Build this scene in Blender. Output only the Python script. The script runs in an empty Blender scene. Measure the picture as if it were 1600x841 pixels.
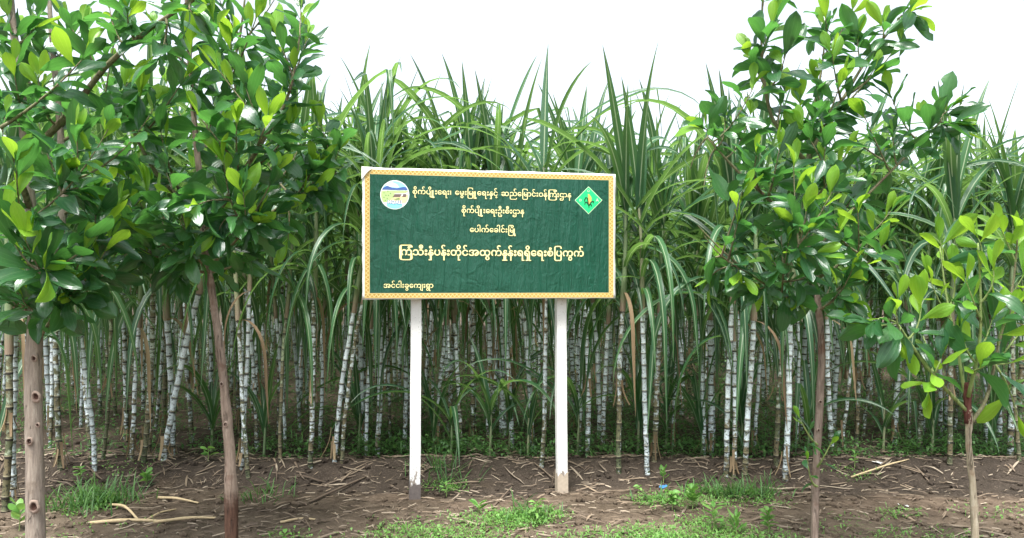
import bpy, bmesh, math, random
from mathutils import Vector, Matrix, Quaternion, noise as mnoise

R = math.radians
rng = random.Random(20240)
scene = bpy.context.scene
COL = scene.collection

# ------------------------------------------------------------------ camera
F = 1155.0           # focal length in photograph pixels (1600 px wide)
HY = 445.0           # horizon row in the photograph
CAM_H = 1.5
cam_d = bpy.data.cameras.new('camera')
cam_d.sensor_width = 36.0
cam_d.lens = F / 1600.0 * 36.0
cam_d.shift_y = (HY - 420.5) / 1600.0
cam_d.clip_start = 0.05
cam_d.clip_end = 3000.0
cam = bpy.data.objects.new('camera', cam_d)
cam.location = (0, 0, CAM_H)
cam.rotation_euler = (R(90), 0, 0)
COL.objects.link(cam)
scene.camera = cam

# ------------------------------------------------------------------ world, sun, exposure
SUN_EL, SUN_AZ = R(70), R(200)        # azimuth measured from +Y (away from the camera) towards +X
world = bpy.data.worlds.new('World')
scene.world = world
world.use_nodes = True
wn, wl = world.node_tree.nodes, world.node_tree.links
wn.clear()
sky = wn.new('ShaderNodeTexSky')
sky.sky_type = 'NISHITA'
sky.sun_disc = False
sky.sun_elevation = SUN_EL
sky.sun_rotation = SUN_AZ
sky.air_density = 1.0
sky.dust_density = 3.0
sky.ozone_density = 1.0
hs = wn.new('ShaderNodeHueSaturation')
hs.inputs['Saturation'].default_value = 0.38      # an overcast, nearly white sky
hs.inputs['Value'].default_value = 1.0
bgn = wn.new('ShaderNodeBackground')
bgn.inputs['Strength'].default_value = 0.06
wo = wn.new('ShaderNodeOutputWorld')
wl.new(sky.outputs['Color'], hs.inputs['Color'])
wl.new(hs.outputs['Color'], bgn.inputs['Color'])
wl.new(bgn.outputs['Background'], wo.inputs['Surface'])

sun_d = bpy.data.lights.new('sun', 'SUN')
sun_d.energy = 1.5
sun_d.angle = R(25)
sun_d.color = (1.0, 0.985, 0.96)
sun = bpy.data.objects.new('sun', sun_d)
sd = Vector((math.sin(SUN_AZ) * math.cos(SUN_EL), math.cos(SUN_AZ) * math.cos(SUN_EL), math.sin(SUN_EL)))
sun.rotation_euler = sd.to_track_quat('Z', 'Y').to_euler()
COL.objects.link(sun)

vs = scene.view_settings
vs.view_transform = 'Standard'
vs.look = 'None'
vs.gamma = 1.0
vs.use_curve_mapping = False
vs.exposure = 2.65
scene.cycles.max_bounces = 8
scene.cycles.transparent_max_bounces = 8
scene.cycles.use_denoising = True

# ------------------------------------------------------------------ helpers
def at(px, py, Y):
    """photograph pixel + depth -> world point"""
    return Vector(((px - 800.0) / F * Y, Y, CAM_H - (py - HY) / F * Y))

def pix(p):
    return (800 + p.x / p.y * F, HY + (CAM_H - p.z) / p.y * F)

def mesh(name, verts, faces, uvs=None, smooth=True, mat=None):
    me = bpy.data.meshes.new(name)
    me.from_pydata([tuple(v) for v in verts], [], faces)
    if uvs is not None:
        ul = me.uv_layers.new(name='UVMap')
        flat = []
        for l in me.loops:
            u = uvs[l.vertex_index]
            flat += [u[0], u[1]]
        ul.data.foreach_set('uv', flat)
    if smooth:
        me.polygons.foreach_set('use_smooth', [True] * len(me.polygons))
    if mat:
        me.materials.append(mat)
    me.update()
    return me

def obj(name, me, parent=None, loc=None, rot=None):
    o = bpy.data.objects.new(name, me)
    COL.objects.link(o)
    if parent is not None:
        o.parent = parent
    if loc is not None:
        o.location = loc
    if rot is not None:
        o.rotation_euler = rot
    return o

def tag(o, label=None, cat=None, group=None, kind=None):
    if label: o['label'] = label
    if cat: o['category'] = cat
    if group: o['group'] = group
    if kind: o['kind'] = kind
    return o

def thing(name, label, cat, loc=(0, 0, 0), rz=0.0, group=None):
    o = bpy.data.objects.new(name, None)
    COL.objects.link(o)
    o.empty_display_size = 0.2
    o.location = loc
    o.rotation_euler = (0, 0, rz)
    return tag(o, label, cat, group)

class MB:
    """collects geometry for one mesh"""
    def __init__(self):
        self.v, self.f, self.uv = [], [], []
    def add(self, verts, faces, uvs=None):
        b = len(self.v)
        self.v += [tuple(v) for v in verts]
        self.f += [tuple(i + b for i in f) for f in faces]
        self.uv += list(uvs) if uvs else [(0, 0)] * len(verts)
    def build(self, name, mat, parent=None, smooth=True):
        return obj(name, mesh(name, self.v, self.f, self.uv, smooth, mat), parent)

def frames(path):
    out = []
    n = len(path)
    up = Vector((0.31, 0.17, 0.93))
    prev = None
    for i in range(n):
        t = (path[min(i + 1, n - 1)] - path[max(i - 1, 0)]).normalized()
        if prev is None:
            a = t.cross(up)
            if a.length < 1e-3: a = t.cross(Vector((1, 0, 0)))
            a.normalize()
        else:
            a = (prev - t * prev.dot(t)).normalized()
        prev = a
        out.append((t, a, t.cross(a)))
    return out

def tube(path, radii, sides=8, cap=True, vs_=None, rough=0.0, seed=0):
    """returns verts, faces, uvs of a tapered tube along path"""
    V, Fc, U = [], [], []
    fr = frames(path)
    n = len(path)
    for i, (t, a, b) in enumerate(fr):
        for k in range(sides):
            th = 2 * math.pi * k / sides
            r = radii[i]
            if rough:
                r *= 1 + rough * mnoise.noise(Vector((math.cos(th) * 1.3 + seed, math.sin(th) * 1.3, i * 0.55)))
            V.append(path[i] + (a * math.cos(th) + b * math.sin(th)) * r)
            U.append((k / sides, vs_[i] if vs_ else i / (n - 1)))
    for i in range(n - 1):
        for k in range(sides):
            k2 = (k + 1) % sides
            Fc.append((i * sides + k, i * sides + k2, (i + 1) * sides + k2, (i + 1) * sides + k))
    if cap:
        Fc.append(tuple(range(sides - 1, -1, -1)))
        Fc.append(tuple((n - 1) * sides + k for k in range(sides)))
    return V, Fc, U

def spline(pts, n):
    """Catmull-Rom through pts, n samples per span"""
    P = [pts[0] * 2 - pts[1]] + list(pts) + [pts[-1] * 2 - pts[-2]]
    out = []
    for i in range(1, len(P) - 2):
        p0, p1, p2, p3 = P[i - 1], P[i], P[i + 1], P[i + 2]
        for k in range(n):
            t = k / n
            out.append(0.5 * (2 * p1 + (p2 - p0) * t + (2 * p0 - 5 * p1 + 4 * p2 - p3) * t * t + (3 * p1 - p0 - 3 * p2 + p3) * t ** 3))
    out.append(P[-2].copy())
    return out

def fbm(x, y, z=0.0, o=4):
    return mnoise.fractal(Vector((x, y, z)), 1.0, 2.0, o)

# ------------------------------------------------------------------ materials
def new_mat(name):
    m = bpy.data.materials.new(name)
    m.use_nodes = True
    nt = m.node_tree
    nt.nodes.clear()
    out = nt.nodes.new('ShaderNodeOutputMaterial')
    return m, nt, out

class N:
    """tiny node-graph helper"""
    def __init__(self, nt): self.nt = nt
    def n(self, t, **kw):
        x = self.nt.nodes.new(t)
        for k, v in kw.items(): setattr(x, k, v)
        return x
    def link(self, a, b): self.nt.links.new(a, b)
    def val(self, sock, v):
        if hasattr(v, 'is_output') or isinstance(v, bpy.types.NodeSocket): self.link(v, sock)
        else: sock.default_value = v
    def math(self, op, a, b=None, c=None, clamp=False):
        x = self.n('ShaderNodeMath', operation=op, use_clamp=clamp)
        self.val(x.inputs[0], a)
        if b is not None: self.val(x.inputs[1], b)
        if c is not None: self.val(x.inputs[2], c)
        return x.outputs[0]
    def mix(self, fac, a, b):
        x = self.n('ShaderNodeMix', data_type='RGBA')
        self.val(x.inputs[0], fac)
        self.val(x.inputs[6], (*a, 1) if isinstance(a, tuple) and len(a) == 3 else a)
        self.val(x.inputs[7], (*b, 1) if isinstance(b, tuple) and len(b) == 3 else b)
        return x.outputs[2]
    def noise(self, scale, detail=4, rough=0.55, vec=None, dist=0.0):
        x = self.n('ShaderNodeTexNoise')
        x.inputs['Scale'].default_value = scale
        x.inputs['Detail'].default_value = detail
        x.inputs['Roughness'].default_value = rough
        x.inputs['Distortion'].default_value = dist
        if vec is not None: self.link(vec, x.inputs['Vector'])
        return x.outputs['Fac']
    def ramp(self, fac, stops):
        x = self.n('ShaderNodeValToRGB')
        el = x.color_ramp.elements
        while len(el) < len(stops): el.new(0.5)
        for e, (p, c) in zip(el, stops):
            e.position = p
            e.color = (*c, 1) if len(c) == 3 else c
        self.link(fac, x.inputs[0])
        return x.outputs[0]
    def smooth(self, v, lo, hi):
        x = self.n('ShaderNodeMapRange', interpolation_type='SMOOTHSTEP')
        self.val(x.inputs[0], v)
        x.inputs[1].default_value = lo; x.inputs[2].default_value = hi
        return x.outputs[0]
    def bump(self, h, strength=0.3, dist=0.01, normal=None):
        x = self.n('ShaderNodeBump')
        x.inputs['Strength'].default_value = strength
        x.inputs['Distance'].default_value = dist
        self.link(h, x.inputs['Height'])
        if normal is not None: self.link(normal, x.inputs['Normal'])
        return x.outputs[0]
    def pbsdf(self, col, rough=0.7, spec=0.3, normal=None):
        x = self.n('ShaderNodeBsdfPrincipled')
        self.val(x.inputs['Base Color'], (*col, 1) if isinstance(col, tuple) and len(col) == 3 else col)
        self.val(x.inputs['Roughness'], rough)
        x.inputs['Specular IOR Level'].default_value = spec
        if normal is not None: self.link(normal, x.inputs['Normal'])
        return x

def plain(name, col, rough=0.6, spec=0.3, var=0.12, scale=30.0, bump=0.15):
    m, nt, out = new_mat(name); g = N(nt)
    tc = g.n('ShaderNodeTexCoord').outputs['Object']
    f = g.noise(scale, 4, 0.6, tc)
    d = tuple(c * (1 - var) for c in col); l = tuple(min(1, c * (1 + var)) for c in col)
    b = g.pbsdf(g.mix(f, d, l), rough, spec, g.bump(f, bump, 0.003))
    g.link(b.outputs[0], out.inputs[0])
    return m

def rand_fac(g):
    """a random number per object and per mesh island"""
    oi = g.n('ShaderNodeObjectInfo').outputs['Random']
    isl = g.n('ShaderNodeNewGeometry').outputs['Random Per Island']
    return g.math('FRACT', g.math('ADD', g.math('MULTIPLY', oi, 7.13), isl))

def leaf_mat(name, cols, trans, tfac=0.4, rough=0.38, veins=8.0, vein_amt=0.35, vein_col=(0.25, 0.36, 0.16), tip=None, spec=0.45, mid=None, spots=0.0):
    m, nt, out = new_mat(name); g = N(nt)
    uv = g.n('ShaderNodeUVMap').outputs[0]
    sep = g.n('ShaderNodeSeparateXYZ'); g.link(uv, sep.inputs[0])
    u, v = sep.outputs[0], sep.outputs[1]
    r = rand_fac(g)
    base = g.ramp(r, [(i / max(1, len(cols) - 1), c) for i, c in enumerate(cols)])
    tc = g.n('ShaderNodeTexCoord').outputs['Object']
    nz = g.noise(14.0, 3, 0.6, tc)
    base = g.mix(g.math('MULTIPLY', nz, 0.35), base, tuple(c * 0.55 for c in cols[0]))
    # parallel veins across the blade
    s = g.math('ABSOLUTE', g.math('SINE', g.math('MULTIPLY', u, math.pi * veins)))
    vein = g.math('SUBTRACT', 1.0, g.smooth(s, 0.0, 0.35))
    base = g.mix(g.math('MULTIPLY', vein, vein_amt), base, vein_col)
    if mid:
        d = g.math('ABSOLUTE', g.math('SUBTRACT', u, 0.5))
        mf = g.math('SUBTRACT', 1.0, g.smooth(d, 0.03, 0.09))
        base = g.mix(g.math('MULTIPLY', mf, 0.75), base, mid)
    if tip:
        tfacr = g.smooth(v, tip[1], tip[2])
        base = g.mix(tfacr, base, tip[0])
    if spots:
        sp = g.smooth(g.noise(55.0, 3, 0.7, tc), 0.66, 0.72)
        base = g.mix(g.math('MULTIPLY', sp, spots), base, (0.20, 0.15, 0.07))
    bm = g.bump(g.math('ADD', s, g.math('MULTIPLY', nz, 2.0)), 0.25, 0.002)
    b = g.pbsdf(base, rough, spec, bm)
    tr = g.n('ShaderNodeBsdfTranslucent')
    tcol = g.mix(0.55, base, trans)
    g.link(tcol, tr.inputs['Color'])
    g.link(bm, tr.inputs['Normal'])
    mx = g.n('ShaderNodeMixShader')
    mx.inputs[0].default_value = tfac
    g.link(b.outputs[0], mx.inputs[1]); g.link(tr.outputs[0], mx.inputs[2])
    g.link(mx.outputs[0], out.inputs[0])
    return m

M = {}
M['phyllode'] = leaf_mat('phyllode', [(0.018, 0.070, 0.030), (0.032, 0.11, 0.038), (0.060, 0.19, 0.05), (0.022, 0.085, 0.040), (0.042, 0.14, 0.045)],
                         (0.18, 0.55, 0.07), 0.36, 0.30, 4.0, 0.4, (0.12, 0.24, 0.10), spots=0.8, spec=0.7)
M['phyllode_young'] = leaf_mat('phyllode_young', [(0.13, 0.34, 0.03), (0.22, 0.42, 0.035), (0.10, 0.28, 0.03)],
                               (0.55, 0.85, 0.05), 0.45, 0.4, 4.0, 0.25, (0.40, 0.52, 0.12))
M['cane_leaf'] = leaf_mat('cane_leaf', [(0.016, 0.060, 0.034), (0.027, 0.092, 0.042), (0.050, 0.145, 0.052), (0.020, 0.075, 0.045)],
                          (0.34, 0.62, 0.10), 0.36, 0.36, 9.0, 0.12, (0.16, 0.28, 0.12), mid=(0.42, 0.50, 0.32))
M['cane_dry'] = leaf_mat('cane_dry', [(0.20, 0.14, 0.08), (0.36, 0.27, 0.16), (0.15, 0.10, 0.06)],
                         (0.5, 0.36, 0.18), 0.25, 0.7, 9.0, 0.2, (0.5, 0.4, 0.26), spec=0.2)
M['weed'] = leaf_mat('weed', [(0.09, 0.24, 0.045), (0.15, 0.33, 0.07), (0.22, 0.40, 0.10)],
                     (0.3, 0.55, 0.08), 0.35, 0.5, 2.0, 0.2, (0.2, 0.35, 0.1))
M['under'] = leaf_mat('under', [(0.035, 0.10, 0.028), (0.06, 0.16, 0.035), (0.10, 0.22, 0.05)],
                      (0.2, 0.42, 0.07), 0.35, 0.5, 2.0, 0.2, (0.15, 0.28, 0.1))
M['litter'] = leaf_mat('litter', [(0.07, 0.05, 0.038), (0.22, 0.17, 0.12), (0.10, 0.075, 0.055), (0.42, 0.35, 0.26), (0.12, 0.09, 0.07), (0.30, 0.23, 0.16)],
                       (0.4, 0.3, 0.2), 0.05, 0.85, 6.0, 0.2, (0.4, 0.33, 0.23), spec=0.15)
M['blue_plastic'] = plain('blue_plastic', (0.06, 0.22, 0.45), 0.4, 0.5, 0.2)
M['white_paper'] = plain('white_paper', (0.72, 0.72, 0.70), 0.6, 0.3, 0.1)

def soil_mat():
    m, nt, out = new_mat('soil'); g = N(nt)
    tc = g.n('ShaderNodeTexCoord').outputs['Object']
    a = g.noise(0.9, 5, 0.6, tc)
    b_ = g.noise(9.0, 6, 0.65, tc)
    c = g.noise(70.0, 5, 0.7, tc)
    col = g.ramp(b_, [(0.28, (0.032, 0.024, 0.016)), (0.5, (0.074, 0.055, 0.037)), (0.72, (0.13, 0.102, 0.072))])
    red = g.ramp(b_, [(0.28, (0.058, 0.041, 0.028)), (0.55, (0.125, 0.091, 0.064)), (0.75, (0.20, 0.150, 0.108))])
    col = g.mix(g.smooth(a, 0.45, 0.62), col, red)
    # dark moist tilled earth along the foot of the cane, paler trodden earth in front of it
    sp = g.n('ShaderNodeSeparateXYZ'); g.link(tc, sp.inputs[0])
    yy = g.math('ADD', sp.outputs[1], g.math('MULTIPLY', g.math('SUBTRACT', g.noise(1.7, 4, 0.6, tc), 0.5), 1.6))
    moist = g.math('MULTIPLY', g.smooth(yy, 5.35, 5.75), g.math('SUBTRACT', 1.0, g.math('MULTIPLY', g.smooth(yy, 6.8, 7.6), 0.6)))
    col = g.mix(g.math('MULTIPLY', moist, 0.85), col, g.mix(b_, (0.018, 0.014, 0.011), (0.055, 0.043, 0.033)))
    dryf = g.math('SUBTRACT', 1.0, g.smooth(yy, 4.7, 5.3))
    col = g.mix(g.math('MULTIPLY', dryf, 0.40), col, g.mix(b_, (0.09, 0.069, 0.049), (0.23, 0.18, 0.13)))
    col = g.mix(g.math('MULTIPLY', g.smooth(c, 0.50, 0.72), 0.5), col, (0.17, 0.135, 0.11))
    col = g.mix(g.math('MULTIPLY', g.math('SUBTRACT', 1.0, g.smooth(c, 0.26, 0.42)), 0.6), col, (0.035, 0.026, 0.022))
    h = g.math('ADD', g.math('MULTIPLY', b_, 1.0), g.math('MULTIPLY', c, 0.5))
    bs = g.pbsdf(col, 0.92, 0.15, g.bump(h, 0.9, 0.03))
    g.link(bs.outputs[0], out.inputs[0])
    return m
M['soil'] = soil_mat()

def bark_mat(name, c1, c2, c3, stain, low=None):
    m, nt, out = new_mat(name); g = N(nt)
    tc = g.n('ShaderNodeTexCoord').outputs['Object']
    mp = g.n('ShaderNodeMapping'); mp.inputs['Scale'].default_value = (1, 1, 0.12)
    g.link(tc, mp.inputs[0])
    a = g.noise(60.0, 5, 0.65, mp.outputs[0])
    b_ = g.noise(7.0, 4, 0.6, tc)
    c_ = g.noise(120.0, 4, 0.7, tc)
    col = g.ramp(a, [(0.3, c1), (0.52, c2), (0.72, c3)])
    col = g.mix(g.smooth(b_, 0.54, 0.66), col, stain)
    if low:      # the rough dark bark left at the foot of the stem
        z = g.n('ShaderNodeSeparateXYZ'); g.link(tc, z.inputs[0])
        lf = g.math('SUBTRACT', 1.0, g.smooth(g.math('ADD', z.outputs[2], g.math('MULTIPLY', b_, 0.35)), low[1], low[1] + 0.1))
        col = g.mix(lf, col, g.ramp(a, [(0.3, low[0]), (0.7, tuple(c * 3 for c in low[0]))]))
    crack = g.smooth(g.noise(38.0, 3, 0.5, mp.outputs[0], 1.5), 0.60, 0.68)
    col = g.mix(g.math('MULTIPLY', crack, 0.6), col, tuple(c * 0.35 for c in c1))
    h = g.math('SUBTRACT', g.math('ADD', a, g.math('MULTIPLY', c_, 0.5)), g.math('MULTIPLY', crack, 0.8))
    bs = g.pbsdf(col, 0.88, 0.2, g.bump(h, 0.8, 0.008))
    g.link(bs.outputs[0], out.inputs[0])
    return m
M['bark_pale'] = bark_mat('bark_pale', (0.20, 0.165, 0.135), (0.32, 0.265, 0.215), (0.44, 0.38, 0.31), (0.25, 0.20, 0.155))
M['bark_brown'] = bark_mat('bark_brown', (0.14, 0.105, 0.08), (0.26, 0.20, 0.155), (0.36, 0.29, 0.23), (0.17, 0.11, 0.08), ((0.04, 0.022, 0.015), 0.52))
M['bark_red'] = bark_mat('bark_red', (0.12, 0.09, 0.07), (0.22, 0.17, 0.135), (0.32, 0.26, 0.21), (0.14, 0.085, 0.06))
M['bark_grey'] = bark_mat('bark_grey', (0.21, 0.17, 0.12), (0.36, 0.31, 0.22), (0.48, 0.43, 0.33), (0.25, 0.18, 0.12))
M['bark_raw'] = bark_mat('bark_raw', (0.05, 0.02, 0.015), (0.12, 0.045, 0.035), (0.20, 0.09, 0.07), (0.07, 0.03, 0.025))
def scar_mat():
    m, nt, out = new_mat('scar'); g = N(nt)
    uv = g.n('ShaderNodeUVMap').outputs[0]
    sep = g.n('ShaderNodeSeparateXYZ'); g.link(uv, sep.inputs[0])
    tc = g.n('ShaderNodeTexCoord').outputs['Object']
    n1 = g.noise(70.0, 4, 0.65, tc)
    f = g.smooth(g.math('ADD', sep.outputs[0], g.math('MULTIPLY', g.math('SUBTRACT', n1, 0.5), 0.7)), 0.45, 1.05)
    col = g.mix(f, g.mix(n1, (0.015, 0.009, 0.008), (0.10, 0.05, 0.035)), g.mix(n1, (0.20, 0.145, 0.11), (0.36, 0.28, 0.23)))
    bs = g.pbsdf(col, 0.9, 0.15, g.bump(n1, 0.6, 0.006))
    g.link(bs.outputs[0], out.inputs[0])
    return m
M['scar'] = scar_mat()
M['twig'] = bark_mat('twig', (0.13, 0.12, 0.07), (0.19, 0.18, 0.10), (0.26, 0.26, 0.15), (0.14, 0.11, 0.07))
M['twig_green'] = bark_mat('twig_green', (0.16, 0.23, 0.07), (0.24, 0.32, 0.11), (0.33, 0.40, 0.17), (0.22, 0.26, 0.09))

def cane_mat():
    m, nt, out = new_mat('cane_culm'); g = N(nt)
    uv = g.n('ShaderNodeUVMap').outputs[0]
    sep = g.n('ShaderNodeSeparateXYZ'); g.link(uv, sep.inputs[0])
    v = sep.outputs[1]
    fr = g.math('FRACT', v)
    r = rand_fac(g)
    tc = g.n('ShaderNodeTexCoord').outputs['Object']
    mp = g.n('ShaderNodeCombineXYZ')
    g.link(g.math('ADD', g.math('MULTIPLY', r, 37.0), sep.outputs[0]), mp.inputs[0]); g.link(v, mp.inputs[1])
    per = g.n('ShaderNodeTexWhiteNoise', noise_dimensions='2D')
    fl = g.n('ShaderNodeCombineXYZ'); g.link(g.math('FLOOR', v), fl.inputs[0]); g.link(r, fl.inputs[1])
    g.link(fl.outputs[0], per.inputs['Vector'])
    pv = per.outputs['Value']                        # one value per internode
    soot = g.noise(2.2, 5, 0.68, mp.outputs[0])
    wax = g.mix(g.math('MULTIPLY', pv, 0.8), (0.66, 0.74, 0.76), (0.44, 0.51, 0.52))
    wax = g.mix(g.smooth(r, 0.80, 0.97), wax, g.mix(pv, (0.30, 0.36, 0.22), (0.24, 0.28, 0.20)))
    green = g.mix(pv, (0.09, 0.12, 0.06), (0.17, 0.14, 0.08))
    # wax covers most of an internode, thinning on the older ones near the foot of the stalk
    old = g.math('SUBTRACT', 1.0, g.smooth(v, 0.5, 8.5))
    thr = g.math('ADD', g.math('MULTIPLY', old, 0.16), g.math('ADD', g.math('MULTIPLY', pv, 0.10), g.math('MULTIPLY', g.math('SUBTRACT', r, 0.60), 0.22)))
    bare = g.smooth(g.math('ADD', soot, thr), 0.55, 0.66)
    col = g.mix(bare, wax, green)
    black = g.smooth(g.math('ADD', g.noise(5.0, 5, 0.7, mp.outputs[0]), g.math('MULTIPLY', old, 0.06)), 0.535, 0.64)
    col = g.mix(g.math('MULTIPLY', black, 0.9), col, (0.02, 0.022, 0.018))
    # node: narrow pale root band over a black ring
    rw = g.math('ADD', g.math('ABSOLUTE', g.math('SUBTRACT', fr, 0.08)), g.math('MULTIPLY', g.math('SUBTRACT', soot, 0.5), -0.35))
    ring = g.math('SUBTRACT', 1.0, g.smooth(rw, 0.05, 0.13))
    ring = g.math('MULTIPLY', ring, g.math('ADD', 0.72, g.math('MULTIPLY', g.math('FRACT', g.math('MULTIPLY', r, 13.7)), 0.28)))
    col = g.mix(ring, col, (0.025, 0.022, 0.017))
    scar = g.math('SUBTRACT', 1.0, g.smooth(g.math('ABSOLUTE', g.math('SUBTRACT', fr, 0.17)), 0.01, 0.045))
    col = g.mix(g.math('MULTIPLY', scar, 0.7), col, (0.34, 0.31, 0.20))
    bs = g.pbsdf(col, 0.6, 0.3, g.bump(soot, 0.25, 0.003))
    g.link(bs.outputs[0], out.inputs[0])
    return m
M['culm'] = cane_mat()

def sheath_mat():
    m, nt, out = new_mat('green_sheath'); g = N(nt)
    uv = g.n('ShaderNodeUVMap').outputs[0]
    sep = g.n('ShaderNodeSeparateXYZ'); g.link(uv, sep.inputs[0])
    r = rand_fac(g)
    base = g.ramp(r, [(0, (0.10, 0.17, 0.07)), (0.5, (0.16, 0.22, 0.10)), (1, (0.21, 0.22, 0.12))])
    brown = g.ramp(r, [(0, (0.17, 0.10, 0.075)), (1, (0.30, 0.22, 0.16))])
    st = g.math('ABSOLUTE', g.math('SINE', g.math('MULTIPLY', sep.outputs[0], 60.0)))
    col = g.mix(g.math('SUBTRACT', 1.0, g.smooth(g.math('ADD', sep.outputs[1], g.math('MULTIPLY', st, 0.06)), 0.06, 0.22)), base, brown)
    col = g.mix(g.math('MULTIPLY', st, 0.25), col, (0.30, 0.33, 0.22))
    bs = g.pbsdf(col, 0.55, 0.35, g.bump(st, 0.2, 0.002))
    g.link(bs.outputs[0], out.inputs[0])
    return m
M['sheath'] = sheath_mat()

def post_mat():
    m, nt, out = new_mat('white_post_paint'); g = N(nt)
    tc = g.n('ShaderNodeTexCoord').outputs['Object']
    z = g.n('ShaderNodeSeparateXYZ'); g.link(tc, z.inputs[0])
    mp = g.n('ShaderNodeMapping'); mp.inputs['Scale'].default_value = (1, 1, 0.35)
    g.link(tc, mp.inputs[0])
    n1 = g.noise(30.0, 5, 0.7, mp.outputs[0])
    n2 = g.noise(110.0, 3, 0.6, tc)
    low = g.math('SUBTRACT', 1.0, g.smooth(z.outputs[2], -0.02, 0.22))
    wood = g.mix(n1, (0.16, 0.13, 0.11), (0.34, 0.29, 0.24))
    col = g.mix(g.math('MULTIPLY', n2, 0.25), (0.80, 0.80, 0.78), (0.66, 0.65, 0.61))
    low2 = g.math('SUBTRACT', 1.0, g.smooth(z.outputs[2], 0.0, 0.9))
    col = g.mix(g.math('MULTIPLY', g.smooth(g.math('ADD', n2, g.math('MULTIPLY', low2, 0.06)), 0.64, 0.70), 0.7), col, (0.22, 0.20, 0.17))
    col = g.mix(g.smooth(g.math('ADD', n1, g.math('MULTIPLY', low, 0.24)), 0.64, 0.70), col, wood)
    bs = g.pbsdf(col, 0.6, 0.3, g.bump(n1, 0.3, 0.004))
    g.link(bs.outputs[0], out.inputs[0])
    return m
M['post'] = post_mat()
M['post_foot'] = plain('bare_post_foot', (0.13, 0.11, 0.10), 0.85, 0.2, 0.4, 40)
M['post_mud'] = plain('muddy_post_foot', (0.42, 0.35, 0.27), 0.85, 0.2, 0.3, 40)

def vinyl_mat():
    m, nt, out = new_mat('green_vinyl'); g = N(nt)
    tc = g.n('ShaderNodeTexCoord').outputs['Object']
    mp = g.n('ShaderNodeMapping'); mp.inputs['Scale'].default_value = (6.5, 1, 0.8)
    g.link(tc, mp.inputs[0])
    creases = g.noise(3.2, 4, 0.6, mp.outputs[0], 0.6)
    crump = g.noise(9.0, 5, 0.62, tc, 1.2)
    fine = g.noise(38.0, 3, 0.6, tc)
    h = g.math('ADD', g.math('MULTIPLY', creases, 1.0), g.math('ADD', g.math('MULTIPLY', crump, 0.4), g.math('MULTIPLY', fine, 0.10)))
    col = g.mix(crump, (0.004, 0.062, 0.034), (0.006, 0.078, 0.045))
    bs = g.pbsdf(col, 0.34, 0.5, g.bump(h, 0.6, 0.03))
    g.link(bs.outputs[0], out.inputs[0])
    return m
M['vinyl'] = vinyl_mat()
M['white_vinyl'] = plain('white_vinyl', (0.80, 0.79, 0.77), 0.45, 0.4, 0.06)

def gold_mat():
    m, nt, out = new_mat('gold_ornament'); g = N(nt)
    uv = g.n('ShaderNodeUVMap').outputs[0]          # u: metres along the strip, v: 0..1 across it
    sep = g.n('ShaderNodeSeparateXYZ'); g.link(uv, sep.inputs[0])
    u, v = sep.outputs[0], sep.outputs[1]
    ph = g.math('MULTIPLY', u, 2 * math.pi / 0.030)
    w1 = g.math('ADD', 0.5, g.math('MULTIPLY', g.math('SINE', ph), 0.24))
    d1 = g.math('ABSOLUTE', g.math('SUBTRACT', v, w1))
    scroll = g.math('SUBTRACT', 1.0, g.smooth(d1, 0.05, 0.12))
    # leaf dots nested in the bends of the scroll
    fx = g.math('SUBTRACT', g.math('FRACT', g.math('DIVIDE', u, 0.015)), 0.5)
    cy = g.math('SUBTRACT', 0.5, g.math('MULTIPLY', g.math('SINE', ph), 0.20))
    dd = g.math('ADD', g.math('POWER', g.math('MULTIPLY', fx, 1.1), 2.0), g.math('POWER', g.math('SUBTRACT', v, cy), 2.0))
    dots = g.math('SUBTRACT', 1.0, g.smooth(dd, 0.012, 0.035))
    rim = g.smooth(g.math('ABSOLUTE', g.math('SUBTRACT', v, 0.5)), 0.40, 0.44)
    tc = g.n('ShaderNodeTexCoord').outputs['Object']
    nz = g.noise(60.0, 3, 0.6, tc)
    gold = g.mix(nz, (0.46, 0.28, 0.06), (0.60, 0.40, 0.11))
    col = g.mix(scroll, gold, (0.74, 0.62, 0.30))
    col = g.mix(g.math('MULTIPLY', dots, 0.5), col, (0.16, 0.065, 0.02))
    col = g.mix(rim, col, (0.80, 0.64, 0.30))
    bs = g.pbsdf(col, 0.4, 0.4)
    g.link(bs.outputs[0], out.inputs[0])
    return m
M['gold'] = gold_mat()
M['letter'] = plain('cream_print', (0.90, 0.86, 0.42), 0.4, 0.4, 0.05)
M['letter_edge'] = plain('gold_print_edge', (0.30, 0.20, 0.02), 0.4, 0.4, 0.1)
for nm, c in dict(sky_print=(0.30, 0.68, 0.85), cloud_print=(0.82, 0.88, 0.90), hill_print=(0.06, 0.13, 0.36), field_print=(0.45, 0.62, 0.25),
                  crop_print=(0.16, 0.30, 0.09), sand_print=(0.80, 0.66, 0.34), roof_print=(0.17, 0.12, 0.10), pale_print=(0.75, 0.78, 0.70),
                  river_print=(0.25, 0.72, 0.86), logo_white=(0.85, 0.88, 0.86), diamond_green=(0.02, 0.60, 0.20), diamond_line=(0.60, 0.85, 0.50),
                  corn_gold=(0.65, 0.45, 0.12), corn_leaf=(0.01, 0.07, 0.03)).items():
    M[nm] = plain(nm, c, 0.4, 0.4, 0.06)
M['board_back'] = plain('plywood_back', (0.30, 0.22, 0.14), 0.8, 0.2, 0.25)

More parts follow.
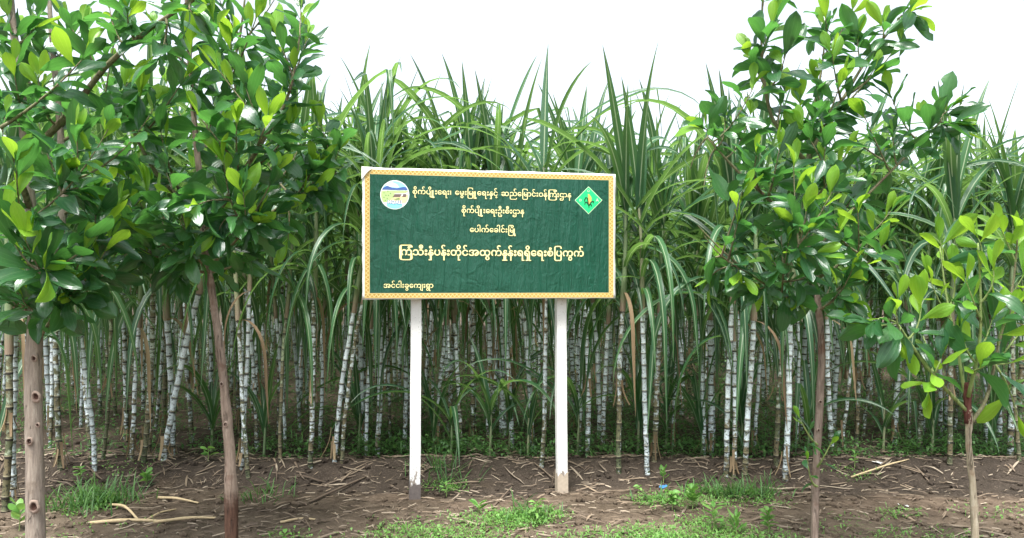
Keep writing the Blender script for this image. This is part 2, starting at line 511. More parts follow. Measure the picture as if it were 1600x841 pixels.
# ------------------------------------------------------------------ ground
ROWS = [6.15, 7.35, 8.55, 9.75]
def gz(x, y, fine=True):
    z = 0.016 * fbm(x * 0.45 + 3.1, y * 0.6, 1.0, 3) - 0.03
    if 5.0 < y < 12:
        for ry in ROWS:
            z += 0.07 * math.exp(-((y - ry + 0.12 * mnoise.noise(Vector((x * 0.7, ry, 3)))) / 0.26) ** 2)
    if y < 5.9: z -= 0.035 * min(1.0, (5.9 - y) / 0.5)
    if 5.45 < y < 5.95:
        z -= 0.03 * math.sin((y - 5.45) / 0.5 * math.pi)
    if fine and abs(x) < 8 and y < 13:
        z += 0.020 * fbm(x * 5.0, y * 5.0, 7.0, 4)
    return z

def axis(lo, hi, step, far):
    a = [lo + i * step for i in range(int(round((hi - lo) / step)) + 1)]
    s, p = step, hi
    up = []
    while p < far:
        s *= 1.6; p += s; up.append(p)
    s, p = step, lo
    dn = []
    while p > -far:
        s *= 1.6; p -= s; dn.append(p)
    return dn[::-1] + a + up
xs, ys = axis(-7.0, 7.0, 0.05, 900), axis(3.4, 12.0, 0.045, 900)
gv = [(x, y, gz(x, y)) for y in ys for x in xs]
nx = len(xs)
gf = [(j * nx + i, j * nx + i + 1, (j + 1) * nx + i + 1, (j + 1) * nx + i) for j in range(len(ys) - 1) for i in range(nx - 1)]
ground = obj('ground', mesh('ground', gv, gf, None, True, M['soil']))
tag(ground, 'bare brown soil strewn with dry cane litter', kind='structure')

# ------------------------------------------------------------------ signboard
YAW = math.atan2(0.33, 1.83)
SC = Vector((-0.145, 5.405, 0.0))
BW, BH, BZ = 1.86, 0.932, 1.397
sign = thing('signboard', 'large green signboard with gold ornamental border on two white posts', 'signboard', SC, YAW)
def bu(px):
    p = (px - 800) / F
    return ((p * 5.24 + 1.06) / (1.83 - 0.33 * p) - 0.5) * BW
def bz(px, py):
    t = bu(px) / BW + 0.5
    return CAM_H - (py - HY) / F * (5.24 + 0.33 * t)

FLATS = [(bu(616.7), bz(616.7, 305.3)), (bu(917.8), bz(917.8, 313.8))]
def wrinkle(x, z):
    """sag and creases of the vinyl sheet, metres towards the viewer"""
    e = min(1.0, (BW / 2 - abs(x)) / 0.12) * min(1.0, (z - BZ) / 0.10, (BZ + BH - z) / 0.10)
    e = max(0.0, e)
    w = 0.0035 * mnoise.noise(Vector((x * 13.0, z * 1.6, 2.0))) + 0.003 * mnoise.noise(Vector((x * 4.0 + z * 2.5, z * 5.0, 9.0)))
    for (ex, ez) in FLATS:
        e *= min(1.0, max(0.0, (math.hypot(x - ex, z - ez) - 0.125) / 0.06))
    return e * w
YF = -0.026     # nominal front plane of the sheet in the sign's own coordinates
def front(x, z, off):
    return (x, YF - off - wrinkle(x, z), z)

def slab(x0, x1, y0, y1, z0, z1):
    v = [(x, y, z) for x in (x0, x1) for y in (y0, y1) for z in (z0, z1)]
    f = [(0, 1, 3, 2), (4, 6, 7, 5), (0, 4, 5, 1), (2, 3, 7, 6), (0, 2, 6, 4), (1, 5, 7, 3)]
    return v, f
def bevel_box(name, dims, mat, parent, bev=0.004):
    v, f = slab(*dims)
    me = mesh(name, v, f, None, False, mat)
    bm = bmesh.new(); bm.from_mesh(me)
    bmesh.ops.recalc_face_normals(bm, faces=bm.faces)
    bmesh.ops.bevel(bm, geom=list(bm.edges), offset=bev, segments=2, affect='EDGES')
    bm.to_mesh(me); bm.free()
    return obj(name, me, parent)

bevel_box('backing_board', (-BW / 2 + 0.01, BW / 2 - 0.01, 0.0, 0.03, BZ + 0.01, BZ + BH - 0.01), M['board_back'], sign)
bevel_box('batten', (-BW / 2 + 0.02, BW / 2 - 0.02, 0.0305, 0.06, BZ + 0.10, BZ + 0.15), M['board_back'], sign)
bevel_box('batten', (-BW / 2 + 0.02, BW / 2 - 0.02, 0.0305, 0.06, BZ + BH - 0.15, BZ + BH - 0.10), M['board_back'], sign)

def sheet(name, x0, x1, z0, z1, off, mat, parent, step=0.014, uvmode=None, edge_noise=0.0):
    nx_, nz_ = max(1, int((x1 - x0) / step)), max(1, int((z1 - z0) / step))
    V, U = [], []
    for j in range(nz_ + 1):
        for i in range(nx_ + 1):
            x = x0 + (x1 - x0) * i / nx_; z = z0 + (z1 - z0) * j / nz_
            p = Vector(front(x, z, off))
            if edge_noise and (i in (0, nx_) or j in (0, nz_)):
                p.x += edge_noise * mnoise.noise(Vector((x * 9, z * 9, 4))) if i in (0, nx_) else 0
                p.z += edge_noise * mnoise.noise(Vector((x * 6, z * 6, 8))) if j in (0, nz_) else 0
            V.append(p)
            if uvmode == 'h': U.append((x, (z - z0) / (z1 - z0)))
            elif uvmode == 'v': U.append((z, (x - x0) / (x1 - x0)))
            else: U.append((i / nx_, j / nz_))
    Fc = [(j * (nx_ + 1) + i, j * (nx_ + 1) + i + 1, (j + 1) * (nx_ + 1) + i + 1, (j + 1) * (nx_ + 1) + i) for j in range(nz_) for i in range(nx_)]
    return obj(name, mesh(name, V, Fc, U, True, mat), parent)

margin = sheet('white_margin', -BW / 2, BW / 2, BZ, BZ + BH, 0.0, M['white_vinyl'], sign, 0.03, None, 0.006)
so = margin.modifiers.new('thickness', 'SOLIDIFY'); so.thickness = 0.022; so.offset = -1
BM = 0.016      # white margin left and right of the border
BT = 0.035      # width of the ornamental border
banner = sheet('banner', -BW / 2 + BM + BT, BW / 2 - BM - BT, BZ + 0.008 + BT, BZ + BH - 0.012 - BT, 0.003, M['vinyl'], sign)
xo0, xo1 = -BW / 2 + BM, BW / 2 - BM
zo0, zo1 = BZ + 0.008, BZ + BH - 0.012
sheet('border_strip', xo0, xo1, zo1 - BT, zo1, 0.003, M['gold'], sign, 0.02, 'h')
sheet('border_strip', xo0, xo1, zo0, zo0 + BT, 0.003, M['gold'], sign, 0.02, 'h')
sheet('border_strip', xo0, xo0 + BT, zo0 + BT, zo1 - BT, 0.003, M['gold'], sign, 0.02, 'v')
sheet('border_strip', xo1 - BT, xo1, zo0 + BT, zo1 - BT, 0.003, M['gold'], sign, 0.02, 'v')
# pale cane leaf across the top left corner, shaped as a white flap
mb = MB()
cx, cz = -BW / 2, BZ + BH
mb.add([(cx - 0.006, YF - 0.006, cz + 0.004), (cx + 0.075, YF - 0.007, cz + 0.002), (cx + 0.035, YF - 0.013, cz - 0.035), (cx - 0.006, YF - 0.009, cz - 0.085)], [(0, 3, 2, 1)])
fc = mb.build('pale_corner_leaf', M['white_vinyl'], sign, False)
so = fc.modifiers.new('thickness', 'SOLIDIFY'); so.thickness = 0.002

# posts
def post(px, foot_mat, foot_h, lean):
    x = bu(px)
    w = 0.038
    z0, z1 = -0.25, BZ + BH - 0.05
    nseg = 14
    V, Fc = [], []
    for i in range(nseg + 1):
        z = z0 + (z1 - z0) * i / nseg
        dx = lean * (1 - (z / 2.3)) + 0.003 * mnoise.noise(Vector((x, 1, z * 2)))
        for (a, b) in ((-1, -1), (1, -1), (1, 1), (-1, 1)):
            V.append((x + dx + a * w + 0.002 * mnoise.noise(Vector((a + x, b, z * 5))), 0.099 + b * w, z))
    for i in range(nseg):
        for k in range(4):
            k2 = (k + 1) % 4
            Fc.append((i * 4 + k, i * 4 + k2, (i + 1) * 4 + k2, (i + 1) * 4 + k))
    Fc += [(3, 2, 1, 0), tuple(nseg * 4 + k for k in range(4))]
    me = mesh('post', V, Fc, None, False, M['post'])
    bm = bmesh.new(); bm.from_mesh(me)
    ed = [e for e in bm.edges if abs((e.verts[0].co - e.verts[1].co).normalized().z) > 0.9]
    bmesh.ops.bevel(bm, geom=ed, offset=0.004, segments=2, affect='EDGES')
    bm.to_mesh(me); bm.free()
    p = obj('post', me, sign)
    # ragged foot where the paint is gone
    V, Fc = [], []
    per = 20
    for i in range(3):
        for k in range(per):
            s = k / per * 4
            side = int(s); f = s - side
            c = [(-1, -1), (1, -1), (1, 1), (-1, 1)]
            a, b = c[side], c[(side + 1) % 4]
            qx, qy = a[0] + (b[0] - a[0]) * f, a[1] + (b[1] - a[1]) * f
            z = [-0.24, 0.0, foot_h * (0.45 + 1.9 * abs(mnoise.noise(Vector((k * 0.9, px, 2)))))][i]
            e = w + 0.0035
            V.append((x + lean * (1 - z / 2.3) + qx * e, 0.099 + qy * e, z))
    for i in range(2):
        for k in range(per):
            k2 = (k + 1) % per
            Fc.append((i * per + k, i * per + k2, (i + 1) * per + k2, (i + 1) * per + k))
    ft = obj('bare_foot', mesh('bare_foot', V, Fc, None, False, foot_mat), p)
    return p
post(653, M['post_foot'], 0.075, -0.018)
post(880, M['post_mud'], 0.12, 0.012)

# lettering: each line is laid out glyph by glyph
ADV = {}
_gl = {}
def glyph(c, bold):
    key = (c, bold)
    if key in _gl: return _gl[key]
    def ev(body):
        cu = bpy.data.curves.new('glyph', 'FONT')
        cu.body = body; cu.resolution_u = 4; cu.fill_mode = 'FRONT'; cu.offset = bold
        o = bpy.data.objects.new('glyph', cu); COL.objects.link(o)
        dg = bpy.context.evaluated_depsgraph_get()
        me = o.evaluated_get(dg).to_mesh()
        r = ([v.co.copy() for v in me.vertices], [tuple(p.vertices) for p in me.polygons])
        o.evaluated_get(dg).to_mesh_clear()
        bpy.data.objects.remove(o); bpy.data.curves.remove(cu)
        return r
    if bold:          # thicken the stroke with shifted copies (inflating the outline breaks some letters)
        b0 = bold; bold = 0.0
        v0, f0 = ev(c)
        v, f = [], []
        for k in range(6):
            b_ = len(v)
            v += [Vector((q.x + b0 * math.cos(k * math.pi / 3), q.y + b0 * math.sin(k * math.pi / 3), 0.0012 * k)) for q in v0]
            f += [tuple(i + b_ for i in p) for p in f0]
    else:
        v, f = ev(c)
    if c not in ADV:
        k = '\u1000'
        ADV[c] = max(p.x for p in ev(c + k)[0]) - max(p.x for p in ev(k)[0])
    _gl[key] = (v, f)
    return v, f
TALL_U = {'tall': True}
def line(text, px0, px1, pybase, name, bold=0.006, edge=0.028):
    """text: a list of characters; a tuple is (char, dx, dy, sx, sy) about its own origin"""
    pen, run = 0.0, []
    for t in text:
        if t in (' ', '|'):
            pen += 0.42 if t == ' ' else 0.0; run.append(None); continue
        c, dx, dy, sx, sy = (t, 0, 0, 1, 1) if isinstance(t, str) else t[:5]
        glyph(c, 0.0)
        run.append((c, pen + dx, dy, sx, sy))
        pen += (t[5] if isinstance(t, tuple) and len(t) > 5 else ADV[c])
    x0, x1 = bu(px0), bu(px1)
    em = (x1 - x0) / pen
    zb = bz((px0 + px1) / 2, pybase)
    words = [[]]
    for t_ in run:
        if t_ is None: words.append([])
        else: words[-1].append(t_)
    for lay, (bo, off, mat, nm) in enumerate(((edge, 0.0038, M['letter_edge'], 'lettering_outline'), (bold, 0.0050, M['letter'], 'lettering'))):
      for wd in words:
        mb = MB()
        for i, (c, px_, dy, sx, sy) in enumerate(wd):
            v, f = glyph(c, bo)
            P = []
            for q in v:
                x = x0 + (px_ + q.x * sx) * em
                z = zb + (dy + q.y * sy) * em
                P.append(front(x, z, off + 0.00022 * (i % 5) + 0.02 * q.z))
            mb.add(P, f)
        mb.build(nm, mat, banner, False)

U_ = '\u102f'; UU = '\u1030'
tallu = (U_, 0.33, 0.63, 1.0, 2.35, 0.24)            # long-stemmed vowel sign beside a medial
talluu = (UU, 0.46, 0.63, 1.0, 2.35, 0.46)
ya = '\u103b'; ra = '\u103c'; wa = '\u103d'; ha = '\u103e'; asat = '\u103a'; vis = '\u1038'; e_ = '\u1031'
ii, i_ = '\u102e', '\u102d'; anu = '\u1036'; dot = '\u1037'; aa = '\u102c'; taa = '\u102b'
KA, KHA, NGA, SA, HSA, NYA, TTHA, TA, THA, NA, PA, MA, RA, WA, TH, A_ = ('\u1000', '\u1001', '\u1004', '\u1005', '\u1006', '\u100a', '\u100c', '\u1010', '\u1011', '\u1014', '\u1015', '\u1019', '\u101b', '\u101d', '\u101e', '\u1021')
UI = '\u1026'
cultiv = [SA, i_, U_, KA, asat, '|', PA, ya, (i_, -0.12, 0, 1, 1), tallu, vis, '|', e_, RA, vis]
line(cultiv + ['\u104a', ' ', e_, MA, wa, vis, '|', ra, MA, talluu, '|', e_, RA, vis, '|', NA, ha, NGA, asat, (dot, 0.10, 0, 1, 1), ' ', HSA, NYA, asat, '|', e_, ra, MA, aa, NGA, asat, vis, '|', WA, NA, asat,
               '|', (ra, 0, 0, 1.62, 1), KA, ii, vis, '|', TTHA, aa, '|', NA], 644, 891, 306.6, 'line1')
line(cultiv + ['|', UI, vis, '|', SA, ii, vis, '|', TTHA, aa, '|', NA], 720, 818, 334.0, 'line2')
line([e_, PA, taa, KA, asat, '|', e_, KHA, taa, NGA, asat, vis, '|', ra, MA, i_, tallu, (dot, 0.12, 0, 1, 1)], 733, 805, 363.5, 'line3')
line([(ra, 0, 0, 1.62, 1), KA, anu, '|', TH, ii, vis, '|', NA, ha, (anu, 0, 0.05, 1, 1), '|', PA, NA, asat, vis, '|', TA, i_, U_, NGA, asat, '|', A_, '|', THA, wa, KA, asat, '|', NA, (ha, -0.05, 0, 1, 1), (U_, 0.10, 0, 1, 1), NA, asat, vis,
      '|', RA, '|', RA, ha, i_, '|', e_, RA, vis, '|', SA, anu, '|', ra, PA, '|', KA, wa, KA, asat], 622, 911, 400.0, 'line4', 0.015, 0.040)
line([A_, NGA, asat, '|', NGA, taa, vis, '|', KHA, wa, '|', e_, KA, ya, vis, '|', RA, (wa, -0.08, 0, 1, 1), aa], 599, 677, 449.7, 'line5', 0.006, 0.028)

# emblems: flat printed shapes, stacked a fraction of a millimetre apart
def flat(name, pts, off, mat, parent):
    """pts in photograph pixels on the board"""
    P = [front(bu(x), bz(x, y), off) for x, y in pts]
    me = mesh(name, P, [tuple(range(len(P)))], None, False, mat)
    bm = bmesh.new(); bm.from_mesh(me)
    bmesh.ops.triangulate(bm, faces=bm.faces)
    bmesh.ops.recalc_face_normals(bm, faces=bm.faces)
    bm.to_mesh(me); bm.free()
    return obj(name, me, parent)
def ring_pts(cx, cy, r, a0=0, a1=360, n=40):
    return [(cx + r * math.cos(R(a0 + (a1 - a0) * k / (n if a1 - a0 < 360 else n))), cy + r * math.sin(R(a0 + (a1 - a0) * k / n))) for k in range(n if a1 - a0 >= 360 else n + 1)]
EX, EY, ER = 616.7, 305.3, 22.6
em1 = flat('round_emblem', ring_pts(EX, EY, ER), 0.0036, M['logo_white'], sign)
em1['label'] = 'round printed emblem of sky, hills, fields and a river'
def clip(pts, r=ER - 1.2):
    out = []
    for x, y in pts:
        d = math.hypot(x - EX, y - EY)
        if d > r: x, y = EX + (x - EX) * r / d, EY + (y - EY) * r / d
        out.append((x, y))
    return out
def densify(pts, n=8):
    out = []
    for i, p in enumerate(pts):
        q = pts[(i + 1) % len(pts)]
        out += [(p[0] + (q[0] - p[0]) * k / n, p[1] + (q[1] - p[1]) * k / n) for k in range(n)]
    return out
def emb(name, pts, lv, mat): return flat(name, clip(densify(pts)), 0.0036 + 0.0004 * lv, M[mat], em1)
emb('sky_field', [(594, 296), (594, 282), (640, 282), (640, 297)], 1, 'sky_print')
emb('cloud', [(602, 293), (606, 287), (613, 286), (620, 289), (624, 294)], 2, 'cloud_print')
emb('hill_range', [(594, 297), (601, 293), (605, 291), (612, 294), (620, 295), (630, 293), (640, 294), (640, 298), (620, 298)], 3, 'hill_print')
emb('crop_field', [(594, 299), (640, 299), (633, 303), (617, 308), (606, 317), (594, 317)], 1, 'field_print')
for (x, y) in ((600, 302), (603, 306), (606, 300), (600, 309), (605, 311), (610, 303), (602, 314), (607, 306)):
    emb('crop_row', [(x - 1.2, y + 1), (x, y - 1.4), (x + 1.2, y + 1)], 2, 'crop_print')
emb('sand_bank', [(608, 314), (616, 309), (640, 305), (640, 318), (628, 318)], 1.5, 'sand_print')
emb('dam_roof', [(613, 309), (617, 304), (627.5, 304), (625, 309)], 2, 'roof_print')
emb('dam_roof', [(628, 309), (630, 304), (635, 304), (634.5, 309)], 2, 'roof_print')
emb('spillway', [(616, 303.5), (640, 303.2), (640, 304.0), (616, 304.3)], 3, 'logo_white')
emb('channel', [(615, 312), (624, 310), (625, 312.5), (618, 313)], 3, 'crop_print')
emb('river', [(604, 318), (628, 318), (630, 330), (604, 330)], 2, 'river_print')
def latin(s, px0, px1, pyb, off, mat, parent, name, bold=0.03):
    cu = bpy.data.curves.new('glyph', 'FONT'); cu.body = s; cu.resolution_u = 3; cu.fill_mode = 'FRONT'; cu.offset = bold
    o = bpy.data.objects.new('glyph', cu); COL.objects.link(o)
    dg = bpy.context.evaluated_depsgraph_get()
    me = o.evaluated_get(dg).to_mesh()
    v = [q.co.copy() for q in me.vertices]; f = [tuple(p.vertices) for p in me.polygons]
    bpy.data.objects.remove(o); bpy.data.curves.remove(cu)
    mx = max(q.x for q in v); x0, x1 = bu(px0), bu(px1); s_ = (x1 - x0) / mx; zb = bz(px0, pyb)
    mb = MB(); mb.add([front(x0 + q.x * s_, zb + q.y * s_, off) for q in v], f)
    return mb.build(name, mat, parent, False)
latin('MOALI', 605.5, 627.5, 319.0, 0.0052, M['hill_print'], em1, 'emblem_lettering_outline', 0.10)
latin('MOALI', 605.5, 627.5, 319.0, 0.0058, M['logo_white'], em1, 'emblem_lettering', 0.02)

DX, DY, DR = 917.8, 313.8, 21.5
em2 = flat('diamond_emblem', [(DX - DR, DY), (DX, DY - DR), (DX + DR, DY), (DX, DY + DR)], 0.0036, M['diamond_line'], sign)
em2['label'] = 'bright green diamond emblem with a maize plant and three letters'
flat('diamond_field', [(DX - DR + 1.2, DY), (DX, DY - DR + 1.2), (DX + DR - 1.2, DY), (DX, DY + DR - 1.2)], 0.0041, M['diamond_green'], em2)
latin('O', DX - 2.2, DX + 1.8, DY - 13.0, 0.0047, M['diamond_line'], em2, 'emblem_letter', 0.02)
latin('D', DX - 14.5, DX - 10.8, DY + 1.5, 0.0047, M['diamond_line'], em2, 'emblem_letter', 0.02)
latin('A', DX + 11.5, DX + 16, DY + 1.8, 0.0047, M['diamond_line'], em2, 'emblem_letter', 0.02)
def stroke(pts, w):
    L, Rr = [], []
    for i, (x, y) in enumerate(pts):
        a, b = pts[max(0, i - 1)], pts[min(len(pts) - 1, i + 1)]
        dx, dy = b[0] - a[0], b[1] - a[1]; d = math.hypot(dx, dy) or 1
        ww = w * (1.0 - 0.6 * abs(2 * i / (len(pts) - 1) - 1) ** 2)
        L.append((x - dy / d * ww, y + dx / d * ww)); Rr.append((x + dy / d * ww, y - dx / d * ww))
    return L + Rr[::-1]
flat('maize_cob', [(DX - 1, DY - 10), (DX + 1.6, DY - 9), (DX + 4.6, DY - 4), (DX + 4.2, DY + 3), (DX + 1.2, DY + 7), (DX - 0.4, DY + 4), (DX - 0.8, DY - 3)], 0.0047, M['corn_gold'], em2)
for pts in ([(DX + 0.6, DY + 9), (DX - 1, DY + 2), (DX - 1.6, DY - 3), (DX - 4, DY - 4.4), (DX - 6, DY - 1), (DX - 6.5, DY + 2.5)],
            [(DX + 0.4, DY + 9), (DX - 2, DY + 4), (DX - 4, DY + 2.6), (DX - 5.4, DY + 4), (DX - 6, DY + 7.5)],
            [(DX + 0.6, DY + 9), (DX + 3, DY + 4), (DX + 6, DY + 1.6), (DX + 8, DY + 2), (DX + 7.4, DY + 5)],
            [(DX + 0.6, DY + 12.5), (DX + 0.5, DY + 8), (DX + 3, DY + 6), (DX + 4.4, DY + 7.5), (DX + 4.2, DY + 10)]):
    flat('maize_leaf', stroke(pts, 1.1), 0.0052, M['corn_leaf'], em2)

# ------------------------------------------------------------------ sugarcane
def blade_mesh(name, L, W, a0, droop, twist, segs, cols, mat, fold=None, rnd=rng, early=0.0):
    """a cane leaf growing from the origin: leans a0 from vertical towards +X and bends over by droop"""
    p = Vector((0, 0, 0)); ang = a0
    V, U, Fc = [], [], []
    side0 = Vector((0, 1, 0))
    sway = rnd.uniform(-0.25, 0.25)
    yaw = 0.0
    for i in range(segs + 1):
        t = i / segs
        d = Vector((math.sin(ang) * math.cos(yaw), math.sin(ang) * math.sin(yaw), math.cos(ang)))
        nrm = Vector((math.cos(ang) * math.cos(yaw), math.cos(ang) * math.sin(yaw), -math.sin(ang))) * -1
        q = Quaternion(d, twist * t)
        s = q @ Vector((-math.sin(yaw), math.cos(yaw), 0)); n = q @ nrm
        w = W * (0.55 + 0.45 * min(1, t / 0.18)) * (1 - max(0, (t - 0.35) / 0.65) ** 1.7) * 0.5 + 0.001
        for c in range(cols + 1):
            u = c / cols; k = 2 * u - 1
            V.append(p + s * (k * w) + n * (abs(k) * w * 0.42))
            U.append((u, t))
        step = L / segs
        p = p + d * step
        ang += droop * ((1 - early) * (0.15 + 1.7 * t * t) + early * 2.2 * (1 - t) ** 1.5) / segs
        yaw += sway / segs
        if fold and abs(t - fold) < 0.5 / segs: ang += 1.5
        ang = min(ang, 3.05)
    n1 = cols + 1
    for i in range(segs):
        for c in range(cols):
            Fc.append((i * n1 + c, i * n1 + c + 1, (i + 1) * n1 + c + 1, (i + 1) * n1 + c))
    return V, Fc, U

def leaf_params(kind, r):
    """length, width, first lean, droop, how early it bends"""
    if kind == 'erect': return r.uniform(0.85, 1.25), r.uniform(0.050, 0.074), r.uniform(0.04, 0.32), r.uniform(0.3, 1.7), 0.0
    if kind == 'arch': return r.uniform(1.3, 1.85), r.uniform(0.050, 0.070), r.uniform(0.15, 0.55), r.uniform(2.6, 3.7), r.uniform(0.0, 0.4)
    if kind == 'hang': return r.uniform(1.2, 1.75), r.uniform(0.046, 0.064), r.uniform(0.3, 0.8), r.uniform(2.4, 3.3), r.uniform(0.45, 0.85)
    if kind == 'drape': return r.uniform(0.9, 1.45), r.uniform(0.040, 0.056), r.uniform(0.7, 1.4), r.uniform(1.7, 2.5), 1.0
    return r.uniform(0.6, 1.1), r.uniform(0.022, 0.036), r.uniform(1.2, 1.9), r.uniform(1.6, 2.2), 1.0   # dry
blades = {}
for kind, n in (('erect', 9), ('arch', 12), ('hang', 10), ('drape', 9), ('dry', 6)):
    blades[kind] = []
    for k in range(n):
        L, W, a0, dr, ea = leaf_params(kind, rng)
        V, Fc, U = blade_mesh('cane_leaf', L, W, a0, dr, rng.uniform(-1.3, 1.3), 14, 2, None, rng.uniform(0.45, 0.7) if kind in ('arch', 'erect') and k % 4 == 3 else None, rng, ea)
        blades[kind].append(mesh('cane_leaf', V, Fc, U, True, M['cane_dry'] if kind == 'dry' else M['cane_leaf']))
def kind_at(f, r):
    if f < 0.06: return 'dry' if r.random() < 0.3 else 'drape'
    if f < 0.36: return 'drape' if r.random() < 0.6 else 'hang'
    if f < 0.58: return 'hang' if r.random() < 0.65 else 'arch'
    if f < 0.72: return 'arch'
    return 'erect' if r.random() < 0.8 else 'arch'

def culm_geo(H, rad, lean, seed, sides=8, dens=4, r=rng):
    """stalk from the ground to H with swollen nodes; lean is (dx, dy) per metre"""
    path, rr, vv = [], [], []
    z, k = -0.08, 0
    inter = r.uniform(0.070, 0.130)
    ox = oy = 0.0
    bend = Vector((r.uniform(-0.05, 0.05), r.uniform(-0.05, 0.05)))
    while z < H:
        step = inter * r.uniform(0.8, 1.2) * (0.7 if k < 2 else 1.0)
        fr = (0.0, 0.07, 0.16, 0.55) if dens == 4 else (0.0, 0.5)
        for f in fr:
            zz = z + f * step
            c = Vector((lean[0] * zz + bend.x * zz * zz + ox, lean[1] * zz + bend.y * zz * zz + oy, zz))
            path.append(c); vv.append(k + f)
            rr.append(rad * (1.04 if f == 0.0 else 1.13 if f == 0.07 else 1.05 if f == 0.16 else 0.95) * (1 - 0.10 * zz / H))
        z += step; k += 1
        ox += r.uniform(-0.004, 0.004); oy += r.uniform(-0.004, 0.004)
    return path, rr, vv

def sheath_geo(path_end, d, L, rad, r, sides=6):
    """green leafy top of the stalk with the leaf bases wrapped round it"""
    P, Rr = [], []
    n = 7
    for i in range(n):
        t = i / (n - 1)
        P.append(path_end + d * (L * t - 0.06) + Vector((0.012 * math.sin(5 * t + rad * 900), 0.012 * math.cos(4 * t), 0)) * t)
        Rr.append(rad * (1.18 - 0.75 * t) * (1.0 + 0.10 * (i % 2)))
    return P, Rr

def shred(r, h):
    """dry sheath strips clinging to the foot of a stalk"""
    mb = MB()
    for k in range(r.randint(3, 6)):
        a = r.uniform(0, 6.28); w = r.uniform(0.008, 0.018); L = r.uniform(0.10, 0.26); z0 = r.uniform(0.02, h)
        out = r.uniform(0.01, 0.09)
        d = Vector((math.cos(a), math.sin(a), 0)); s = Vector((-math.sin(a), math.cos(a), 0))
        V = []
        for i in range(5):
            t = i / 4
            p = d * (0.024 + out * t * t) + Vector((0, 0, z0 + L * (1 - t) if r.random() < 2 else 0))
            V += [p - s * w * (1 - 0.5 * t), p + s * w * (1 - 0.5 * t)]
        mb.add(V, [(2 * i, 2 * i + 1, 2 * i + 3, 2 * i + 2) for i in range(4)], [(j % 2, j // 2 / 4) for j in range(10)])
    return mesh('dry_sheath', mb.v, mb.f, mb.uv, True, M['cane_dry'])
shreds = [shred(rng, 0.05) for _ in range(6)] 

SIGN_R = Matrix.Rotation(-YAW, 3, 'Z')
def hits_sign(p):
    q = SIGN_R @ (p - SC)
    return -BW / 2 - 0.05 < q.x < BW / 2 + 0.05 and BZ - 0.25 < q.z < BZ + BH + 0.03 and q.y < 0.14
def blade_ok(me, mw):
    for v in list(me.vertices)[1::6]:
        p = mw @ v.co
        if hits_sign(p) or p.y < 4.95 or p.z < gz(p.x, p.y, False) + 0.03:
            return False
        if p.y < 5.6 and (abs(p.x + 0.68) < 0.07 or abs(p.x - 0.38) < 0.07):
            return False
    return True

def top_h(x, y):
    """height of the leafy whorl: the stand is taller left of the middle"""
    px = 800 + x / y * F
    if px < 840: h = 2.50
    elif px < 1020: h = 2.50 - (px - 840) / 180 * 0.32
    else: h = 2.18
    return h + 0.10 * mnoise.noise(Vector((x * 1.1, y, 5)))

culm_cache = []
def make_cane(x, y, lean, label, group, rad=None, Hw=None, nleaf=None, r=rng, near=False):
    z0 = gz(x, y, False)
    t = thing('sugarcane', label, 'sugarcane', (x, y, z0), 0, group)
    Hc = Hw or r.uniform(1.15, 1.5)
    rad = rad or r.uniform(0.0150, 0.0245)
    reuse = None
    if near or len(culm_cache) < 26:
        path, rr, vv = culm_geo(Hc, rad, lean, 0)
        V, Fc, U = tube(path, rr, 8 if not near else 10, True, vv)
        me = mesh('stalk', V, Fc, U, True, M['culm'])
        d = (path[-1] - path[-5]).normalized(); end = path[-1]
        d = (d + Vector((0, 0, 0.35))).normalized()
        L = max(0.45, top_h(x, y) - z0 - end.z)
        P, Rr = sheath_geo(end, d, L, rad, r)
        V, Fc, U = tube(P, Rr, 7, False)
        sm = mesh('leaf_sheath', V, Fc, U, True, M['sheath'])
        rec = (me, sm, P, Rr)
        culm_cache.append(rec)
        rz = 0
    else:
        rec = r.choice(culm_cache[-26:])
        rz = r.uniform(-0.5, 0.5)
    me, sm, P, Rr = rec
    rot = (0, 0, rz)
    sc = 1.0 if near else top_h(x, y) / max(0.5, P[-1].z)
    st = obj('stalk', me, t, None, rot); sh = obj('leaf_sheath', sm, t, None, rot)
    if not near:
        st.scale = (1, 1, sc); sh.scale = (1, 1, sc)
    RZ = Matrix.Rotation(rz, 4, 'Z') @ Matrix.Diagonal((1, 1, sc, 1))
    base = Matrix.Translation((x, y, z0))
    n = nleaf or r.randint(17, 21)
    a = r.uniform(0, 6.28)
    for k in range(n):
        f = k / (n - 1)
        kind = kind_at(f, r)
        fp = 0.03 + 0.97 * f ** 0.75
        pos = RZ @ P[min(len(P) - 1, int(fp * (len(P) - 1) + 0.5))]
        for tr_ in range(7):
            ang = a + k * math.pi + r.uniform(-0.7, 0.7) + tr_ * 0.8
            lm = r.choice(blades[kind])
            s = r.uniform(0.85, 1.12)
            loc = Matrix.Translation(pos) @ Matrix.Rotation(ang, 4, 'Z') @ Matrix.Scale(s, 4)
            if blade_ok(lm, base @ loc):
                o = obj('dry_leaf' if kind == 'dry' else 'leaf', lm, t)
                o.matrix_basis = loc
                break
    if r.random() < 0.55:
        o = obj('dry_sheath', r.choice(shreds), t); o.rotation_euler = (0, 0, r.uniform(0, 6.28))
        if r.random() < 0.4: o.location = (lean[0] * 0.5, lean[1] * 0.5, 0.5)
    return t

